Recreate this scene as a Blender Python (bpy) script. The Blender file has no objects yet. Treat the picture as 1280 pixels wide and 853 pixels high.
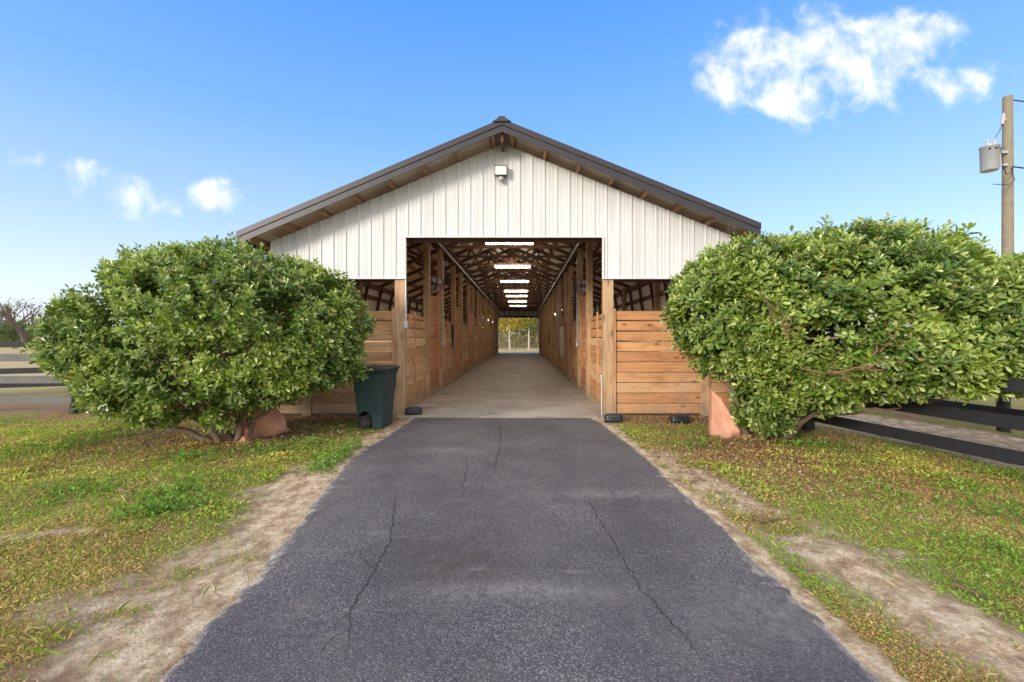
import bpy, math, random
import numpy as np
from mathutils import Vector, Matrix

C = bpy.context.scene
R = math.radians
# ------------------------------------------------------------------ camera
CAM_H = 1.55
cam_d = bpy.data.cameras.new('camera'); cam = bpy.data.objects.new('camera', cam_d)
C.collection.objects.link(cam); C.camera = cam
cam.location = (0, 0, CAM_H); cam.rotation_euler = (R(90), 0, 0)
cam_d.sensor_width = 36.0; cam_d.lens = 36.0 * 540 / 1280
cam_d.shift_x = -13 / 1280; cam_d.shift_y = -4.5 / 1280
cam_d.clip_start = 0.05; cam_d.clip_end = 6000

# ------------------------------------------------------------------ light
SUN_EL, SUN_AZ = R(17), R(-139)      # azimuth of the sun from +Y towards +X
SKY_STRENGTH = 0.15
W = bpy.data.worlds.new('World'); C.world = W; W.use_nodes = True
sun_d = bpy.data.lights.new('sun', 'SUN'); sun = bpy.data.objects.new('sun', sun_d)
C.collection.objects.link(sun)
sun_d.energy = .85; sun_d.angle = R(15.0); sun_d.color = (1.0, 0.92, 0.80)
sdir = Vector((math.sin(SUN_AZ) * math.cos(SUN_EL), math.cos(SUN_AZ) * math.cos(SUN_EL), math.sin(SUN_EL)))
sun.rotation_euler = sdir.to_track_quat('Z', 'Y').to_euler()
C.view_settings.view_transform = 'Standard'; C.view_settings.look = 'None'
C.view_settings.exposure = 2.12; C.view_settings.gamma = 1.0
C.view_settings.use_curve_mapping = False
C.render.engine = 'CYCLES'
C.cycles.use_denoising = True
C.cycles.max_bounces = 10; C.cycles.diffuse_bounces = 6; C.cycles.transparent_max_bounces = 8

FPX, VX, VY = 540.0, 653.0, 422.0
def P(px, py, D):
    return Vector(((px - VX) / FPX * D, D, CAM_H - (py - VY) / FPX * D))
def G(px, py):
    D = CAM_H * FPX / (py - VY)
    return ((px - VX) / FPX * D, D)

# ------------------------------------------------------------------ node helper
class NT:
    def __init__(s, tree):
        s.t = tree; s.n = tree.nodes; s.l = tree.links
    def node(s, typ, **kw):
        n = s.n.new(typ)
        for k, v in kw.items():
            setattr(n, k, v)
        return n
    def set(s, sock, v):
        if hasattr(v, 'is_output') or isinstance(v, bpy.types.NodeSocket): s.l.new(v, sock)
        elif v is not None: sock.default_value = v
    def math(s, op, a, b=None, c=None, clamp=False):
        n = s.node('ShaderNodeMath', operation=op, use_clamp=clamp)
        s.set(n.inputs[0], a)
        if b is not None: s.set(n.inputs[1], b)
        if c is not None: s.set(n.inputs[2], c)
        return n.outputs[0]
    def vmath(s, op, a, b=None):
        n = s.node('ShaderNodeVectorMath', operation=op)
        s.set(n.inputs[0], a)
        if b is not None: s.set(n.inputs[1], b)
        return n.outputs[0]
    def mix(s, f, a, b, blend='MIX'):
        n = s.node('ShaderNodeMix', data_type='RGBA', blend_type=blend)
        s.set(n.inputs[0], f); s.set(n.inputs[6], a); s.set(n.inputs[7], b)
        return n.outputs[2]
    def noise(s, vec, scale, detail=3, rough=.55, dim='3D'):
        n = s.node('ShaderNodeTexNoise', noise_dimensions=dim)
        s.set(n.inputs['Vector'], vec); n.inputs['Scale'].default_value = scale
        n.inputs['Detail'].default_value = detail; n.inputs['Roughness'].default_value = rough
        return n.outputs['Fac']
    def ramp(s, f, stops, interp='LINEAR'):
        n = s.node('ShaderNodeValToRGB'); s.set(n.inputs[0], f)
        cr = n.color_ramp; cr.interpolation = interp
        while len(cr.elements) < len(stops): cr.elements.new(.5)
        for e, (p, c) in zip(cr.elements, stops):
            e.position = p; e.color = (*c, 1) if len(c) == 3 else c
        return n.outputs[0]
    def maprange(s, v, a, b, c=0., d=1., smooth=False):
        n = s.node('ShaderNodeMapRange', interpolation_type='SMOOTHSTEP' if smooth else 'LINEAR')
        for i, x in enumerate((v, a, b, c, d)): s.set(n.inputs[i], x)
        return n.outputs[0]
def g(v): return (v, v, v)

def new_mat(name):
    m = bpy.data.materials.new(name); m.use_nodes = True
    nt = NT(m.node_tree); bs = m.node_tree.nodes['Principled BSDF']
    return m, nt, bs
def obj_co(nt):
    return nt.node('ShaderNodeTexCoord').outputs['Object']
def bump(nt, bs, h, dist, strength=1.0):
    b = nt.node('ShaderNodeBump'); b.inputs['Strength'].default_value = strength
    b.inputs['Distance'].default_value = dist
    nt.set(b.inputs['Height'], h); nt.l.new(b.outputs[0], bs.inputs['Normal'])

M = {}
def plain(name, col, rough=.6, metal=0., var=.12, scale=6., spec=None, bmp=0.0):
    m, nt, bs = new_mat(name)
    co = obj_co(nt)
    f = nt.noise(co, scale, 5, .6)
    f2 = nt.math('MULTIPLY_ADD', f, var * 3.2, 1 - var * 1.6)
    c = nt.mix(1.0, (*col, 1), nt.node('ShaderNodeCombineColor').outputs[0], 'MULTIPLY')
    cc = nt.n[-1] if False else None
    comb = [n for n in nt.n if n.bl_idname == 'ShaderNodeCombineColor'][-1]
    for i in range(3): nt.l.new(f2, comb.inputs[i])
    nt.l.new(c, bs.inputs['Base Color'])
    bs.inputs['Roughness'].default_value = rough; bs.inputs['Metallic'].default_value = metal
    if spec is not None: bs.inputs['Specular IOR Level'].default_value = spec
    if bmp: bump(nt, bs, nt.noise(co, scale * 6, 4), bmp)
    M[name] = m; return m

def wood(name, cols, horiz=True, knots=True, rough=.75, grey=.0):
    """planks whose grain runs along the ground (horiz) or upright"""
    m, nt, bs = new_mat(name)
    co = obj_co(nt)
    geo = nt.node('ShaderNodeNewGeometry'); rnd = geo.outputs['Random Per Island']
    wn = nt.node('ShaderNodeTexWhiteNoise', noise_dimensions='1D'); nt.l.new(rnd, wn.inputs['W'])
    off = nt.vmath('SCALE', wn.outputs['Color'], None); nt.n[-1].inputs['Scale'].default_value = 37.0
    co2 = nt.vmath('ADD', co, off)
    sc = (1.1, 1.1, 26.0) if horiz else (26.0, 26.0, 1.1)
    cog = nt.vmath('MULTIPLY', co2, sc)
    warp = nt.noise(nt.vmath('MULTIPLY', co2, (2.2, 2.2, 5) if horiz else (5, 5, 2.2)), 1.0, 2)
    n = nt.node('ShaderNodeTexNoise'); n.inputs['Scale'].default_value = 1.0
    n.inputs['Detail'].default_value = 6; n.inputs['Roughness'].default_value = .62
    n.inputs['Distortion'].default_value = 1.2
    nt.l.new(cog, n.inputs['Vector'])
    grain = n.outputs['Fac']
    base = nt.ramp(rnd, [(0, cols[0]), (.35, cols[1]), (.7, cols[2]), (1, cols[3])])
    gr = nt.ramp(grain, [(.28, g(.52)), (.48, g(.95)), (.6, g(1.08)), (.78, g(.75))])
    c = nt.mix(1.0, base, gr, 'MULTIPLY')
    blot = nt.ramp(warp, [(.3, (.70, .60, .55)), (.5, g(1.0)), (.72, (1.12, 1.14, 1.18))])
    c = nt.mix(.8, c, blot, 'MULTIPLY')
    if knots:
        v = nt.node('ShaderNodeTexVoronoi', feature='F1'); v.inputs['Scale'].default_value = 1.0
        nt.l.new(nt.vmath('MULTIPLY', co2, (1.9, 1.9, 4.2) if horiz else (5.0, 5.0, 1.4)), v.inputs['Vector'])
        k = nt.maprange(v.outputs['Distance'], .05, .17, 1, 0, True)
        c = nt.mix(nt.math('MULTIPLY', k, .75), c, (.09, .040, .016, 1))
    if grey:
        gn = nt.noise(co, .9, 4)
        c = nt.mix(nt.math('MULTIPLY', nt.maprange(gn, .45, .7), grey), c, (.36, .30, .24, 1))
    sxz = nt.node('ShaderNodeSeparateXYZ'); nt.l.new(co, sxz.inputs[0])
    mud = nt.math('MULTIPLY', nt.maprange(nt.math('ADD', sxz.outputs[2], nt.math('MULTIPLY', nt.noise(co, 3.5, 5, .65), .9)), .42, .85, .75, 0), 1.0)
    c = nt.mix(mud, c, (.24, .18, .12, 1))
    nt.l.new(c, bs.inputs['Base Color'])
    bs.inputs['Roughness'].default_value = rough
    bump(nt, bs, grain, .004, .7)
    M[name] = m; return m

# base colours
wood('board', [(.37, .150, .056), (.56, .285, .120), (.45, .20, .075), (.66, .41, .215)], grey=.22)
wood('board_shade_lift', [(.47, .25, .115), (.60, .37, .19), (.42, .215, .095), (.68, .46, .25)], grey=.22)  # lighter copy of the boards, brightening painted in for the shaded side
wood('door_board', [(.42, .18, .08), (.48, .21, .095), (.38, .155, .07), (.54, .26, .125)])
wood('post', [(.46, .305, .170), (.44, .28, .15), (.48, .325, .19), (.50, .34, .20)], horiz=False)
wood('batten', [(.54, .32, .16), (.50, .28, .13), (.56, .34, .175), (.58, .36, .19)], horiz=False, knots=False)
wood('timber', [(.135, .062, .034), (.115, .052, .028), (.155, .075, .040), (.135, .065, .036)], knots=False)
wood('purlin', [(.34, .17, .085), (.30, .15, .075), (.38, .20, .10), (.34, .18, .09)], knots=False)
wood('curb', [(.47, .32, .19), (.44, .29, .16), (.50, .35, .21), (.46, .31, .18)], knots=False)
plain('roof_metal', (.052, .042, .050), .38, .0, .10, 3)
plain('fascia', (.024, .018, .023), .45, 0, .18, 5)
plain('liner', (.80, .75, .67), .6, 0, .08, 1.2)
plain('black_plastic', (.018, .019, .024), .45, 0, .2, 10)
plain('bin_green', (.016, .040, .046), .42, 0, .18, 5, bmp=.0006)
plain('bin_lid', (.020, .024, .030), .5, 0, .2, 6)
plain('rubber', (.014, .014, .014), .8)
plain('galv', (.55, .57, .60), .38, .55, .12, 8)
plain('pvc', (.55, .55, .53), .4, 0, .06, 6)
plain('lamp_white', (.75, .75, .73), .4, 0, .05)
plain('steel_dark', (.10, .10, .105), .45, .6, .15)
plain('transformer', (.36, .38, .40), .4, .15, .08, 5)
plain('porcelain', (.42, .40, .38), .25)
plain('pole_wood', (.23, .19, .13), .85, 0, .22, 5, bmp=.004)
plain('wire', (.02, .02, .02), .5)
plain('bark', (.20, .145, .095), .85, 0, .3, 12, bmp=.01)
plain('bark_red', (.17, .085, .045), .8, 0, .28, 16, bmp=.005)
plain('bark_pale', (.42, .37, .31), .85, 0, .22, 5, bmp=.01)
plain('bare_bark', (.17, .125, .10), .9, 0, .2, 6)
plain('fence_black', (.016, .016, .019), .6, 0, .35, 9, bmp=.002)
plain('fence_grey', (.115, .112, .105), .8, 0, .25, 7, bmp=.002)
plain('twig', (.12, .075, .04), .85, 0, .3, 14)
plain('crack', (.012, .011, .012), .95)
plain('ridge', (.030, .026, .027), .6)

def siding_mat():
    m, nt, bs = new_mat('siding')
    co = obj_co(nt)
    st = nt.noise(nt.vmath('MULTIPLY', co, (11, 11, .45)), 1.0, 6, .65)
    big = nt.noise(co, .8, 4)
    c = nt.mix(nt.maprange(st, .45, .75), (.60, .60, .595, 1), (.47, .465, .455, 1))
    c = nt.mix(nt.math('MULTIPLY', nt.maprange(big, .48, .72), .28), c, (.45, .41, .36, 1))
    # rust-brown splash along the lower edge
    sx = nt.node('ShaderNodeSeparateXYZ'); nt.l.new(co, sx.inputs[0])
    sp = nt.noise(co, 30, 3)
    nt.l.new(c, bs.inputs['Base Color'])
    bs.inputs['Roughness'].default_value = .42
    M['siding'] = m
siding_mat()

def asphalt_mat():
    m, nt, bs = new_mat('asphalt')
    co = obj_co(nt)
    v = nt.node('ShaderNodeTexVoronoi', feature='F1'); v.inputs['Scale'].default_value = 140
    wob = nt.node('ShaderNodeTexNoise'); wob.inputs['Scale'].default_value = 40; nt.l.new(co, wob.inputs['Vector'])
    nt.l.new(nt.vmath('ADD', co, nt.vmath('SCALE', wob.outputs['Color'])), v.inputs['Vector'])
    [n for n in nt.n if n.bl_idname == 'ShaderNodeVectorMath' and n.operation == 'SCALE'][-1].inputs['Scale'].default_value = .02
    sx = nt.node('ShaderNodeSeparateColor'); nt.l.new(v.outputs['Color'], sx.inputs[0])
    stone = nt.ramp(sx.outputs[0], [(0, (.050, .044, .052)), (.5, (.092, .083, .094)), (.72, (.135, .124, .134)), (.81, (.20, .192, .19)), (1, (.33, .315, .30))])
    big = nt.noise(co, .75, 5, .62)
    worn = nt.maprange(big, .42, .68)
    stone = nt.mix(nt.maprange(worn, 0, 1, .62, 0), stone, (.062, .053, .063, 1))
    med = nt.noise(co, 3.4, 5, .65)
    c = nt.mix(nt.math('MULTIPLY', nt.maprange(med, .5, .8), .30), stone, (.21, .18, .155, 1))
    wear = nt.noise(nt.vmath('MULTIPLY', co, (1.0, .35, 1)), 1.25, 5, .6)
    c = nt.mix(nt.maprange(wear, .50, .70, 0, .42), c, (.125, .112, .108, 1))
    c = nt.mix(nt.maprange(wear, .48, .30, 0, .45), c, (.036, .031, .036, 1))
    # pale dust scuffs running across
    sc = nt.noise(nt.vmath('MULTIPLY', co, (1.2, 5.5, 1)), 1.0, 5, .7)
    c = nt.mix(nt.math('MULTIPLY', nt.maprange(sc, .60, .76), .38), c, (.34, .30, .255, 1))
    # brown oil stain
    at = nt.node('ShaderNodeAttribute', attribute_name='edge')
    sep = nt.node('ShaderNodeSeparateColor'); nt.l.new(at.outputs['Color'], sep.inputs[0])
    en = nt.noise(co, 9, 5, .7)
    ef = nt.maprange(nt.math('ADD', sep.outputs[0], nt.math('MULTIPLY_ADD', en, 1.9, -.95)), .34, .95, 0, .92)
    c = nt.mix(ef, c, (.58, .49, .39, 1))
    st = nt.math('MULTIPLY', sep.outputs[1], nt.maprange(nt.noise(co, 7, 4), .3, .6))
    c = nt.mix(nt.math('MULTIPLY', st, .62), c, (.050, .034, .026, 1))
    sp = nt.math('MULTIPLY', sep.outputs[2], nt.maprange(nt.noise(co, 14, 4), .3, .65))
    c = nt.mix(nt.math('MULTIPLY', sp, .5), c, (.33, .31, .29, 1))
    nt.l.new(c, bs.inputs['Base Color'])
    bs.inputs['Roughness'].default_value = .72
    bs.inputs['Specular IOR Level'].default_value = .4
    h = nt.math('SUBTRACT', 1.0, v.outputs['Distance'])
    bump(nt, bs, h, .006, .9)
    M['asphalt'] = m
asphalt_mat()

def concrete_mat():
    m, nt, bs = new_mat('concrete')
    co = obj_co(nt)
    a = nt.noise(co, .9, 6, .65); b = nt.noise(co, 22, 5, .7)
    c = nt.ramp(a, [(.3, (.27, .235, .20)), (.5, (.38, .345, .305)), (.7, (.47, .435, .395))])
    c = nt.mix(nt.maprange(b, .4, .75, 0, .45), c, (.25, .20, .155, 1))
    st = nt.noise(nt.vmath('MULTIPLY', co, (1.1, 2.6, 1)), 1.0, 4, .6)
    c = nt.mix(nt.math('MULTIPLY', nt.maprange(st, .57, .70), .7), c, (.13, .09, .06, 1))
    # saw-cut joints every 3.6 m
    sx = nt.node('ShaderNodeSeparateXYZ'); nt.l.new(co, sx.inputs[0])
    fr = nt.math('FRACT', nt.math('DIVIDE', sx.outputs[1], 3.66))
    j = nt.math('LESS_THAN', fr, .004)
    c = nt.mix(nt.math('MULTIPLY', j, .4), c, (.08, .06, .05, 1))
    nt.l.new(c, bs.inputs['Base Color']); bs.inputs['Roughness'].default_value = .6
    bump(nt, bs, b, .003, .6)
    M['concrete'] = m
concrete_mat()

def ground_mat():
    m, nt, bs = new_mat('ground')
    co = obj_co(nt)
    at = nt.node('ShaderNodeAttribute', attribute_name='mask')
    sep = nt.node('ShaderNodeSeparateColor'); nt.l.new(at.outputs['Color'], sep.inputs[0])
    grass, sand, litter = sep.outputs
    fn = nt.noise(co, 14, 6, .7); fn2 = nt.noise(co, 55, 5, .7); fb = nt.noise(co, 2.2, 5, .65)
    soil = nt.ramp(fn, [(.25, (.16, .11, .065)), (.5, (.30, .22, .14)), (.75, (.44, .34, .23))])
    gcol = nt.ramp(fb, [(.25, (.19, .20, .045)), (.5, (.32, .27, .08)), (.75, (.42, .29, .12))])
    gcol = nt.mix(nt.maprange(fn2, .40, .62, 0, .75), gcol, (.075, .07, .026, 1))
    clod = nt.noise(nt.vmath('MULTIPLY', co, (1.5, 1.0, 1)), 5.0, 8, .74)
    scol = nt.ramp(clod, [(.36, (.25, .165, .10)), (.47, (.43, .315, .20)), (.56, (.60, .48, .335)), (.70, (.72, .61, .46))])
    trod = nt.noise(nt.vmath('MULTIPLY', co, (16, 28, 1)), 1.0, 5, .7)
    scol = nt.mix(nt.maprange(trod, .52, .68, 0, .55), scol, (.30, .205, .135, 1))
    scol = nt.mix(nt.maprange(fn2, .56, .66, 0, .6), scol, (.20, .14, .085, 1))
    lcol = nt.ramp(fn2, [(.25, (.13, .065, .036)), (.5, (.27, .15, .08)), (.75, (.42, .29, .18))])
    c = nt.mix(nt.maprange(nt.math('ADD', grass, nt.math('MULTIPLY_ADD', fn, .7, -.35)), .25, .7), soil, gcol)
    c = nt.mix(nt.maprange(nt.math('ADD', litter, nt.math('MULTIPLY_ADD', fn, .7, -.35)), .3, .7), c, lcol)
    c = nt.mix(nt.maprange(nt.math('ADD', sand, nt.math('ADD', nt.math('MULTIPLY_ADD', fn, 1.0, -.5), nt.math('MULTIPLY_ADD', clod, 1.2, -.6))), .12, .85), c, scol)
    # far pasture: drier and tan
    sx = nt.node('ShaderNodeSeparateXYZ'); nt.l.new(co, sx.inputs[0])
    far = nt.math('MAXIMUM', nt.maprange(sx.outputs[1], 13, 22), nt.maprange(nt.math('ABSOLUTE', sx.outputs[0]), 11, 18))
    past = nt.ramp(nt.noise(co, .12, 5, .6), [(.3, (.40, .30, .15)), (.6, (.46, .36, .19)), (.8, (.30, .29, .11))])
    c = nt.mix(far, c, past)
    nt.l.new(c, bs.inputs['Base Color']); bs.inputs['Roughness'].default_value = .95
    bs.inputs['Specular IOR Level'].default_value = .15
    bump(nt, bs, nt.math('ADD', fn, nt.math('ADD', nt.math('MULTIPLY', fn2, .5), nt.math('MULTIPLY', trod, .6))), .035, .9)
    M['ground'] = m
ground_mat()

def leaf_mat(name, rough=.42, trans=.25, spec=.5):
    """leaf colour comes from the per-leaf attribute tint"""
    m, nt, bs = new_mat(name)
    at = nt.node('ShaderNodeAttribute', attribute_name='tint')
    nt.l.new(at.outputs['Color'], bs.inputs['Base Color'])
    bs.inputs['Roughness'].default_value = rough; bs.inputs['Specular IOR Level'].default_value = spec
    tr = nt.node('ShaderNodeBsdfTranslucent')
    nt.l.new(nt.mix(1.0, at.outputs['Color'], (1.25, 1.35, .5, 1), 'MULTIPLY'), tr.inputs['Color'])
    ms = nt.node('ShaderNodeMixShader'); ms.inputs[0].default_value = trans
    nt.l.new(bs.outputs[0], ms.inputs[1]); nt.l.new(tr.outputs[0], ms.inputs[2])
    out = [n for n in nt.n if n.bl_idname == 'ShaderNodeOutputMaterial'][0]
    nt.l.new(ms.outputs[0], out.inputs['Surface'])
    M[name] = m
leaf_mat('leaf', .33, .26, .65); leaf_mat('herb', .75, .3, .2); leaf_mat('dry_leaf', .8, .12, .2)
leaf_mat('tree_leaf', .7, .3, .2)

def cloth_mat():
    m, nt, bs = new_mat('salmon_cloth')
    co = obj_co(nt)
    f = nt.noise(co, 5, 6, .65); f2 = nt.noise(co, 160, 2)
    c = nt.ramp(f, [(.3, (.50, .22, .135)), (.5, (.62, .30, .19)), (.72, (.68, .37, .25))])
    sx = nt.node('ShaderNodeSeparateXYZ'); nt.l.new(co, sx.inputs[0])
    dirt = nt.math('MULTIPLY', nt.maprange(nt.math('ADD', sx.outputs[2], nt.math('MULTIPLY', f, .2)), .05, .25, .6, 0), 1.0)
    c = nt.mix(dirt, c, (.23, .15, .10, 1))
    nt.l.new(c, bs.inputs['Base Color']); bs.inputs['Roughness'].default_value = .9
    bump(nt, bs, nt.math('ADD', nt.math('MULTIPLY', f, 3), f2), .006, .6)
    M['salmon_cloth'] = m
cloth_mat()

def emit_mat(name, col, s):
    m, nt, bs = new_mat(name)
    bs.inputs['Base Color'].default_value = (.8, .8, .8, 1)
    bs.inputs['Emission Color'].default_value = (*col, 1); bs.inputs['Emission Strength'].default_value = s
    M[name] = m
emit_mat('tube_glow', (1.0, .90, .74), 10.0)
emit_mat('bulb_glow', (1.0, .90, .74), 9.0)
emit_mat('flood_glow', (1.0, .88, .70), .12)
M['flood_glow'].node_tree.nodes['Principled BSDF'].inputs['Base Color'].default_value = (.5, .46, .38, 1)

def board_white():
    m, nt, bs = new_mat('whiteboard')
    f = nt.noise(obj_co(nt), 3, 4)
    nt.l.new(nt.ramp(f, [(.3, (.50, .44, .34)), (.7, (.62, .57, .47))]), bs.inputs['Base Color'])
    bs.inputs['Roughness'].default_value = .4
    M['whiteboard'] = m
board_white()

# ------------------------------------------------------------------ sky with clouds (fixed directions in the world)
def build_sky():
    t = W.node_tree; nt = NT(t)
    for n in list(t.nodes): t.nodes.remove(n)
    sky = nt.node('ShaderNodeTexSky'); sky.sky_type = 'NISHITA'; sky.sun_disc = False
    sky.sun_elevation = SUN_EL; sky.sun_rotation = SUN_AZ
    sky.air_density = 1.0; sky.dust_density = 1.0; sky.ozone_density = 3.0; sky.altitude = 0
    hs = nt.node('ShaderNodeHueSaturation'); hs.inputs['Saturation'].default_value = 1.14
    hs.inputs['Hue'].default_value = .506
    nt.l.new(sky.outputs[0], hs.inputs['Color'])
    d = nt.node('ShaderNodeTexCoord').outputs['Generated']
    sx = nt.node('ShaderNodeSeparateXYZ'); nt.l.new(d, sx.inputs[0])
    air = nt.ramp(sx.outputs[2], [(0, (.84, .87, .97)), (.09, (.70, .79, .97)), (.22, (.45, .625, .97)), (.40, (.215, .455, .96)), (.62, (.085, .315, .93)), (.68, (.085, .30, .90))])
    airs = nt.mix(1.0, air, (1.66, 1.66, 1.66, 1), 'MULTIPLY')
    [n for n in nt.n if n.bl_idname == 'ShaderNodeMix'][-1].clamp_result = False
    skc = nt.mix(.88, hs.outputs[0], airs)
    # white fill added to the unseen sky overhead and behind the camera
    sky_fill = nt.math('MAXIMUM', nt.maprange(sx.outputs[2], .70, .90, 0, 1, True), nt.maprange(sx.outputs[1], -.10, -.55, 0, 1, True))
    skc = nt.mix(nt.math('MULTIPLY', sky_fill, .9), skc, (2.85, 2.80, 2.74, 1))
    yy = nt.math('MAXIMUM', sx.outputs[1], .02)
    u = nt.math('DIVIDE', sx.outputs[0], yy); v = nt.math('DIVIDE', sx.outputs[2], yy)
    cv = nt.node('ShaderNodeCombineXYZ'); nt.l.new(u, cv.inputs[0]); nt.l.new(v, cv.inputs[1])
    n1 = nt.node('ShaderNodeTexNoise'); n1.inputs['Scale'].default_value = 12; n1.inputs['Detail'].default_value = 8
    n1.inputs['Roughness'].default_value = .58; n1.inputs['Distortion'].default_value = .25
    nt.l.new(cv.outputs[0], n1.inputs['Vector'])
    clouds = [(1000, 85, 95, 55, 1), (1075, 70, 85, 48, 1), (1120, 52, 64, 30, 1), (1170, 32, 48, 20, .9), (940, 58, 45, 34, .9), (1000, 125, 60, 34, .95), (905, 100, 45, 30, .9),
              (1015, 28, 24, 34, .45), (960, 100, 70, 30, .7), (1206, 102, 46, 22, 1.3), (1095, 118, 36, 20, .45),
              (155, 238, 48, 23, .95), (275, 250, 50, 22, .98), (250, 241, 22, 13, .8), (32, 198, 36, 16, .62), (105, 208, 44, 14, .55), (218, 262, 18, 10, .5),
              (385, 228, 34, 14, .12), (150, 275, 40, 12, .18)]
    tot = None
    for (px, py, rx, ry, a) in clouds:
        u0, v0 = (px - VX) / FPX, (VY - py) / FPX
        du = nt.math('MULTIPLY_ADD', u, FPX / rx, -u0 * FPX / rx)
        dv = nt.math('MULTIPLY_ADD', v, FPX / ry, -v0 * FPX / ry)
        r2 = nt.math('ADD', nt.math('MULTIPLY', du, du), nt.math('MULTIPLY', dv, dv))
        b = nt.math('MULTIPLY', nt.math('POWER', 2.718, nt.math('MULTIPLY', r2, -1.1)), a)
        tot = b if tot is None else nt.math('ADD', tot, b)
    tot = nt.math('MINIMUM', tot, 1.0)
    dens = nt.math('ADD', tot, nt.math('MULTIPLY_ADD', n1.outputs['Fac'], 3.0, -1.66))
    al = nt.maprange(dens, .08, 1.5, 0, 1, True)
    al = nt.math('MULTIPLY', al, nt.maprange(tot, .02, .30, 0, 1, True))
    al = nt.math('MULTIPLY', al, nt.math('GREATER_THAN', sx.outputs[1], .03))
    al = nt.math('MULTIPLY', al, .90)
    cc = nt.ramp(n1.outputs['Fac'], [(.35, (.80, .84, .92)), (.62, (1, .985, .97))])
    ccs = nt.mix(1.0, cc, (2.0, 2.0, 2.0, 1), 'MULTIPLY')
    [n for n in nt.n if n.bl_idname == 'ShaderNodeMix'][-1].clamp_result = False
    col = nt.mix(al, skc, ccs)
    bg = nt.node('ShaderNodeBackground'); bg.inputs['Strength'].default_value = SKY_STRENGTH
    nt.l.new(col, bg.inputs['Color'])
    out = nt.node('ShaderNodeOutputWorld'); nt.l.new(bg.outputs[0], out.inputs['Surface'])
build_sky()

# ------------------------------------------------------------------ mesh helpers
class MB:
    def __init__(s): s.v = []; s.f = []; s.sm = []
    def add(s, vs, fs, smooth=False):
        o = len(s.v); s.v += [tuple(v) for v in vs]
        for f in fs: s.f.append(tuple(i + o for i in f)); s.sm.append(smooth)
    def box(s, x0, x1, y0, y1, z0, z1):
        s.add([(x0,y0,z0),(x1,y0,z0),(x1,y1,z0),(x0,y1,z0),(x0,y0,z1),(x1,y0,z1),(x1,y1,z1),(x0,y1,z1)],
              [(0,3,2,1),(4,5,6,7),(0,1,5,4),(1,2,6,5),(2,3,7,6),(3,0,4,7)])
    def bar(s, a, b, w, h, up=(0, 0, 1)):
        a = Vector(a); b = Vector(b); d = (b - a).normalized(); up = Vector(up)
        sd = d.cross(up)
        if sd.length < 1e-4: sd = d.cross(Vector((1, 0, 0)))
        sd.normalize(); u = sd.cross(d).normalized()
        vs = []
        for p in (a, b):
            for (i, j) in ((-1, -1), (1, -1), (1, 1), (-1, 1)):
                vs.append(p + sd * (w / 2 * i) + u * (h / 2 * j))
        s.add(vs, [(3,2,1,0),(4,5,6,7),(0,1,5,4),(1,2,6,5),(2,3,7,6),(3,0,4,7)])
    def tube(s, pts, rad, n=8, cap=True, smooth=True):
        pts = [Vector(p) for p in pts]
        if not hasattr(rad, '__len__'): rad = [rad] * len(pts)
        vs = []; prev = None
        for i, p in enumerate(pts):
            d = (pts[min(i + 1, len(pts) - 1)] - pts[max(i - 1, 0)]).normalized()
            if prev is None:
                a = Vector((0, 0, 1)) if abs(d.z) < .9 else Vector((1, 0, 0)); sd = d.cross(a).normalized()
            else:
                sd = (prev - d * prev.dot(d)).normalized()
            prev = sd; u = d.cross(sd)
            for k in range(n):
                an = 2 * math.pi * k / n
                vs.append(p + (sd * math.cos(an) + u * math.sin(an)) * rad[i])
        fs = []
        for i in range(len(pts) - 1):
            for k in range(n):
                fs.append((i*n+k, i*n+(k+1) % n, (i+1)*n+(k+1) % n, (i+1)*n+k))
        s.add(vs, fs, smooth)
        if cap:
            m = len(pts) - 1
            s.add([vs[k] for k in range(n)], [tuple(reversed(range(n)))]); s.add([vs[m*n+k] for k in range(n)], [tuple(range(n))])
    def lathe(s, prof, ctr, axis=(0, 0, 1), n=20, smooth=True):
        ax = Vector(axis).normalized(); a = Vector((1, 0, 0)) if abs(ax.x) < .9 else Vector((0, 1, 0))
        e1 = ax.cross(a).normalized(); e2 = ax.cross(e1); c = Vector(ctr); vs = []
        for (r, h) in prof:
            for k in range(n):
                an = 2*math.pi*k/n
                vs.append(c + ax*h + (e1*math.cos(an) + e2*math.sin(an))*r)
        fs = []
        for i in range(len(prof)-1):
            for k in range(n):
                fs.append((i*n+k, i*n+(k+1) % n, (i+1)*n+(k+1) % n, (i+1)*n+k))
        s.add(vs, fs, smooth)

def wloc(o):
    v = Vector((0, 0, 0))
    while o is not None: v += o.location; o = o.parent
    return v
def tag(o, label=None, cat=None, group=None, kind=None):
    if label: o['label'] = label
    if cat: o['category'] = cat
    if group: o['group'] = group
    if kind: o['kind'] = kind
    return o
def thing(name, label, cat, loc=(0, 0, 0), group=None):
    o = bpy.data.objects.new(name, None); C.collection.objects.link(o)
    o.location = loc; o.empty_display_size = .2
    return tag(o, label, cat, group)
def build(name, mb, mat, parent=None, bevel=0.0, loc=None):
    """one mesh object; coordinates in mb are world coordinates"""
    base = wloc(parent) if parent is not None else Vector(loc or (0, 0, 0))
    me = bpy.data.meshes.new(name)
    me.from_pydata([tuple(Vector(v) - base) for v in mb.v], [], mb.f)
    me.polygons.foreach_set('use_smooth', mb.sm)
    me.materials.append(M[mat] if isinstance(mat, str) else mat); me.update()
    o = bpy.data.objects.new(name, me); C.collection.objects.link(o)
    if parent is not None: o.parent = parent
    else: o.location = base
    if bevel:
        b = o.modifiers.new('bevel', 'BEVEL'); b.width = bevel; b.segments = 2; b.limit_method = 'ANGLE'
    return o
def copy_tree(o, parent=None):
    c = o.copy(); C.collection.objects.link(c)
    if parent is not None: c.parent = parent
    for ch in list(o.children): copy_tree(ch, c)
    return c
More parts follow.
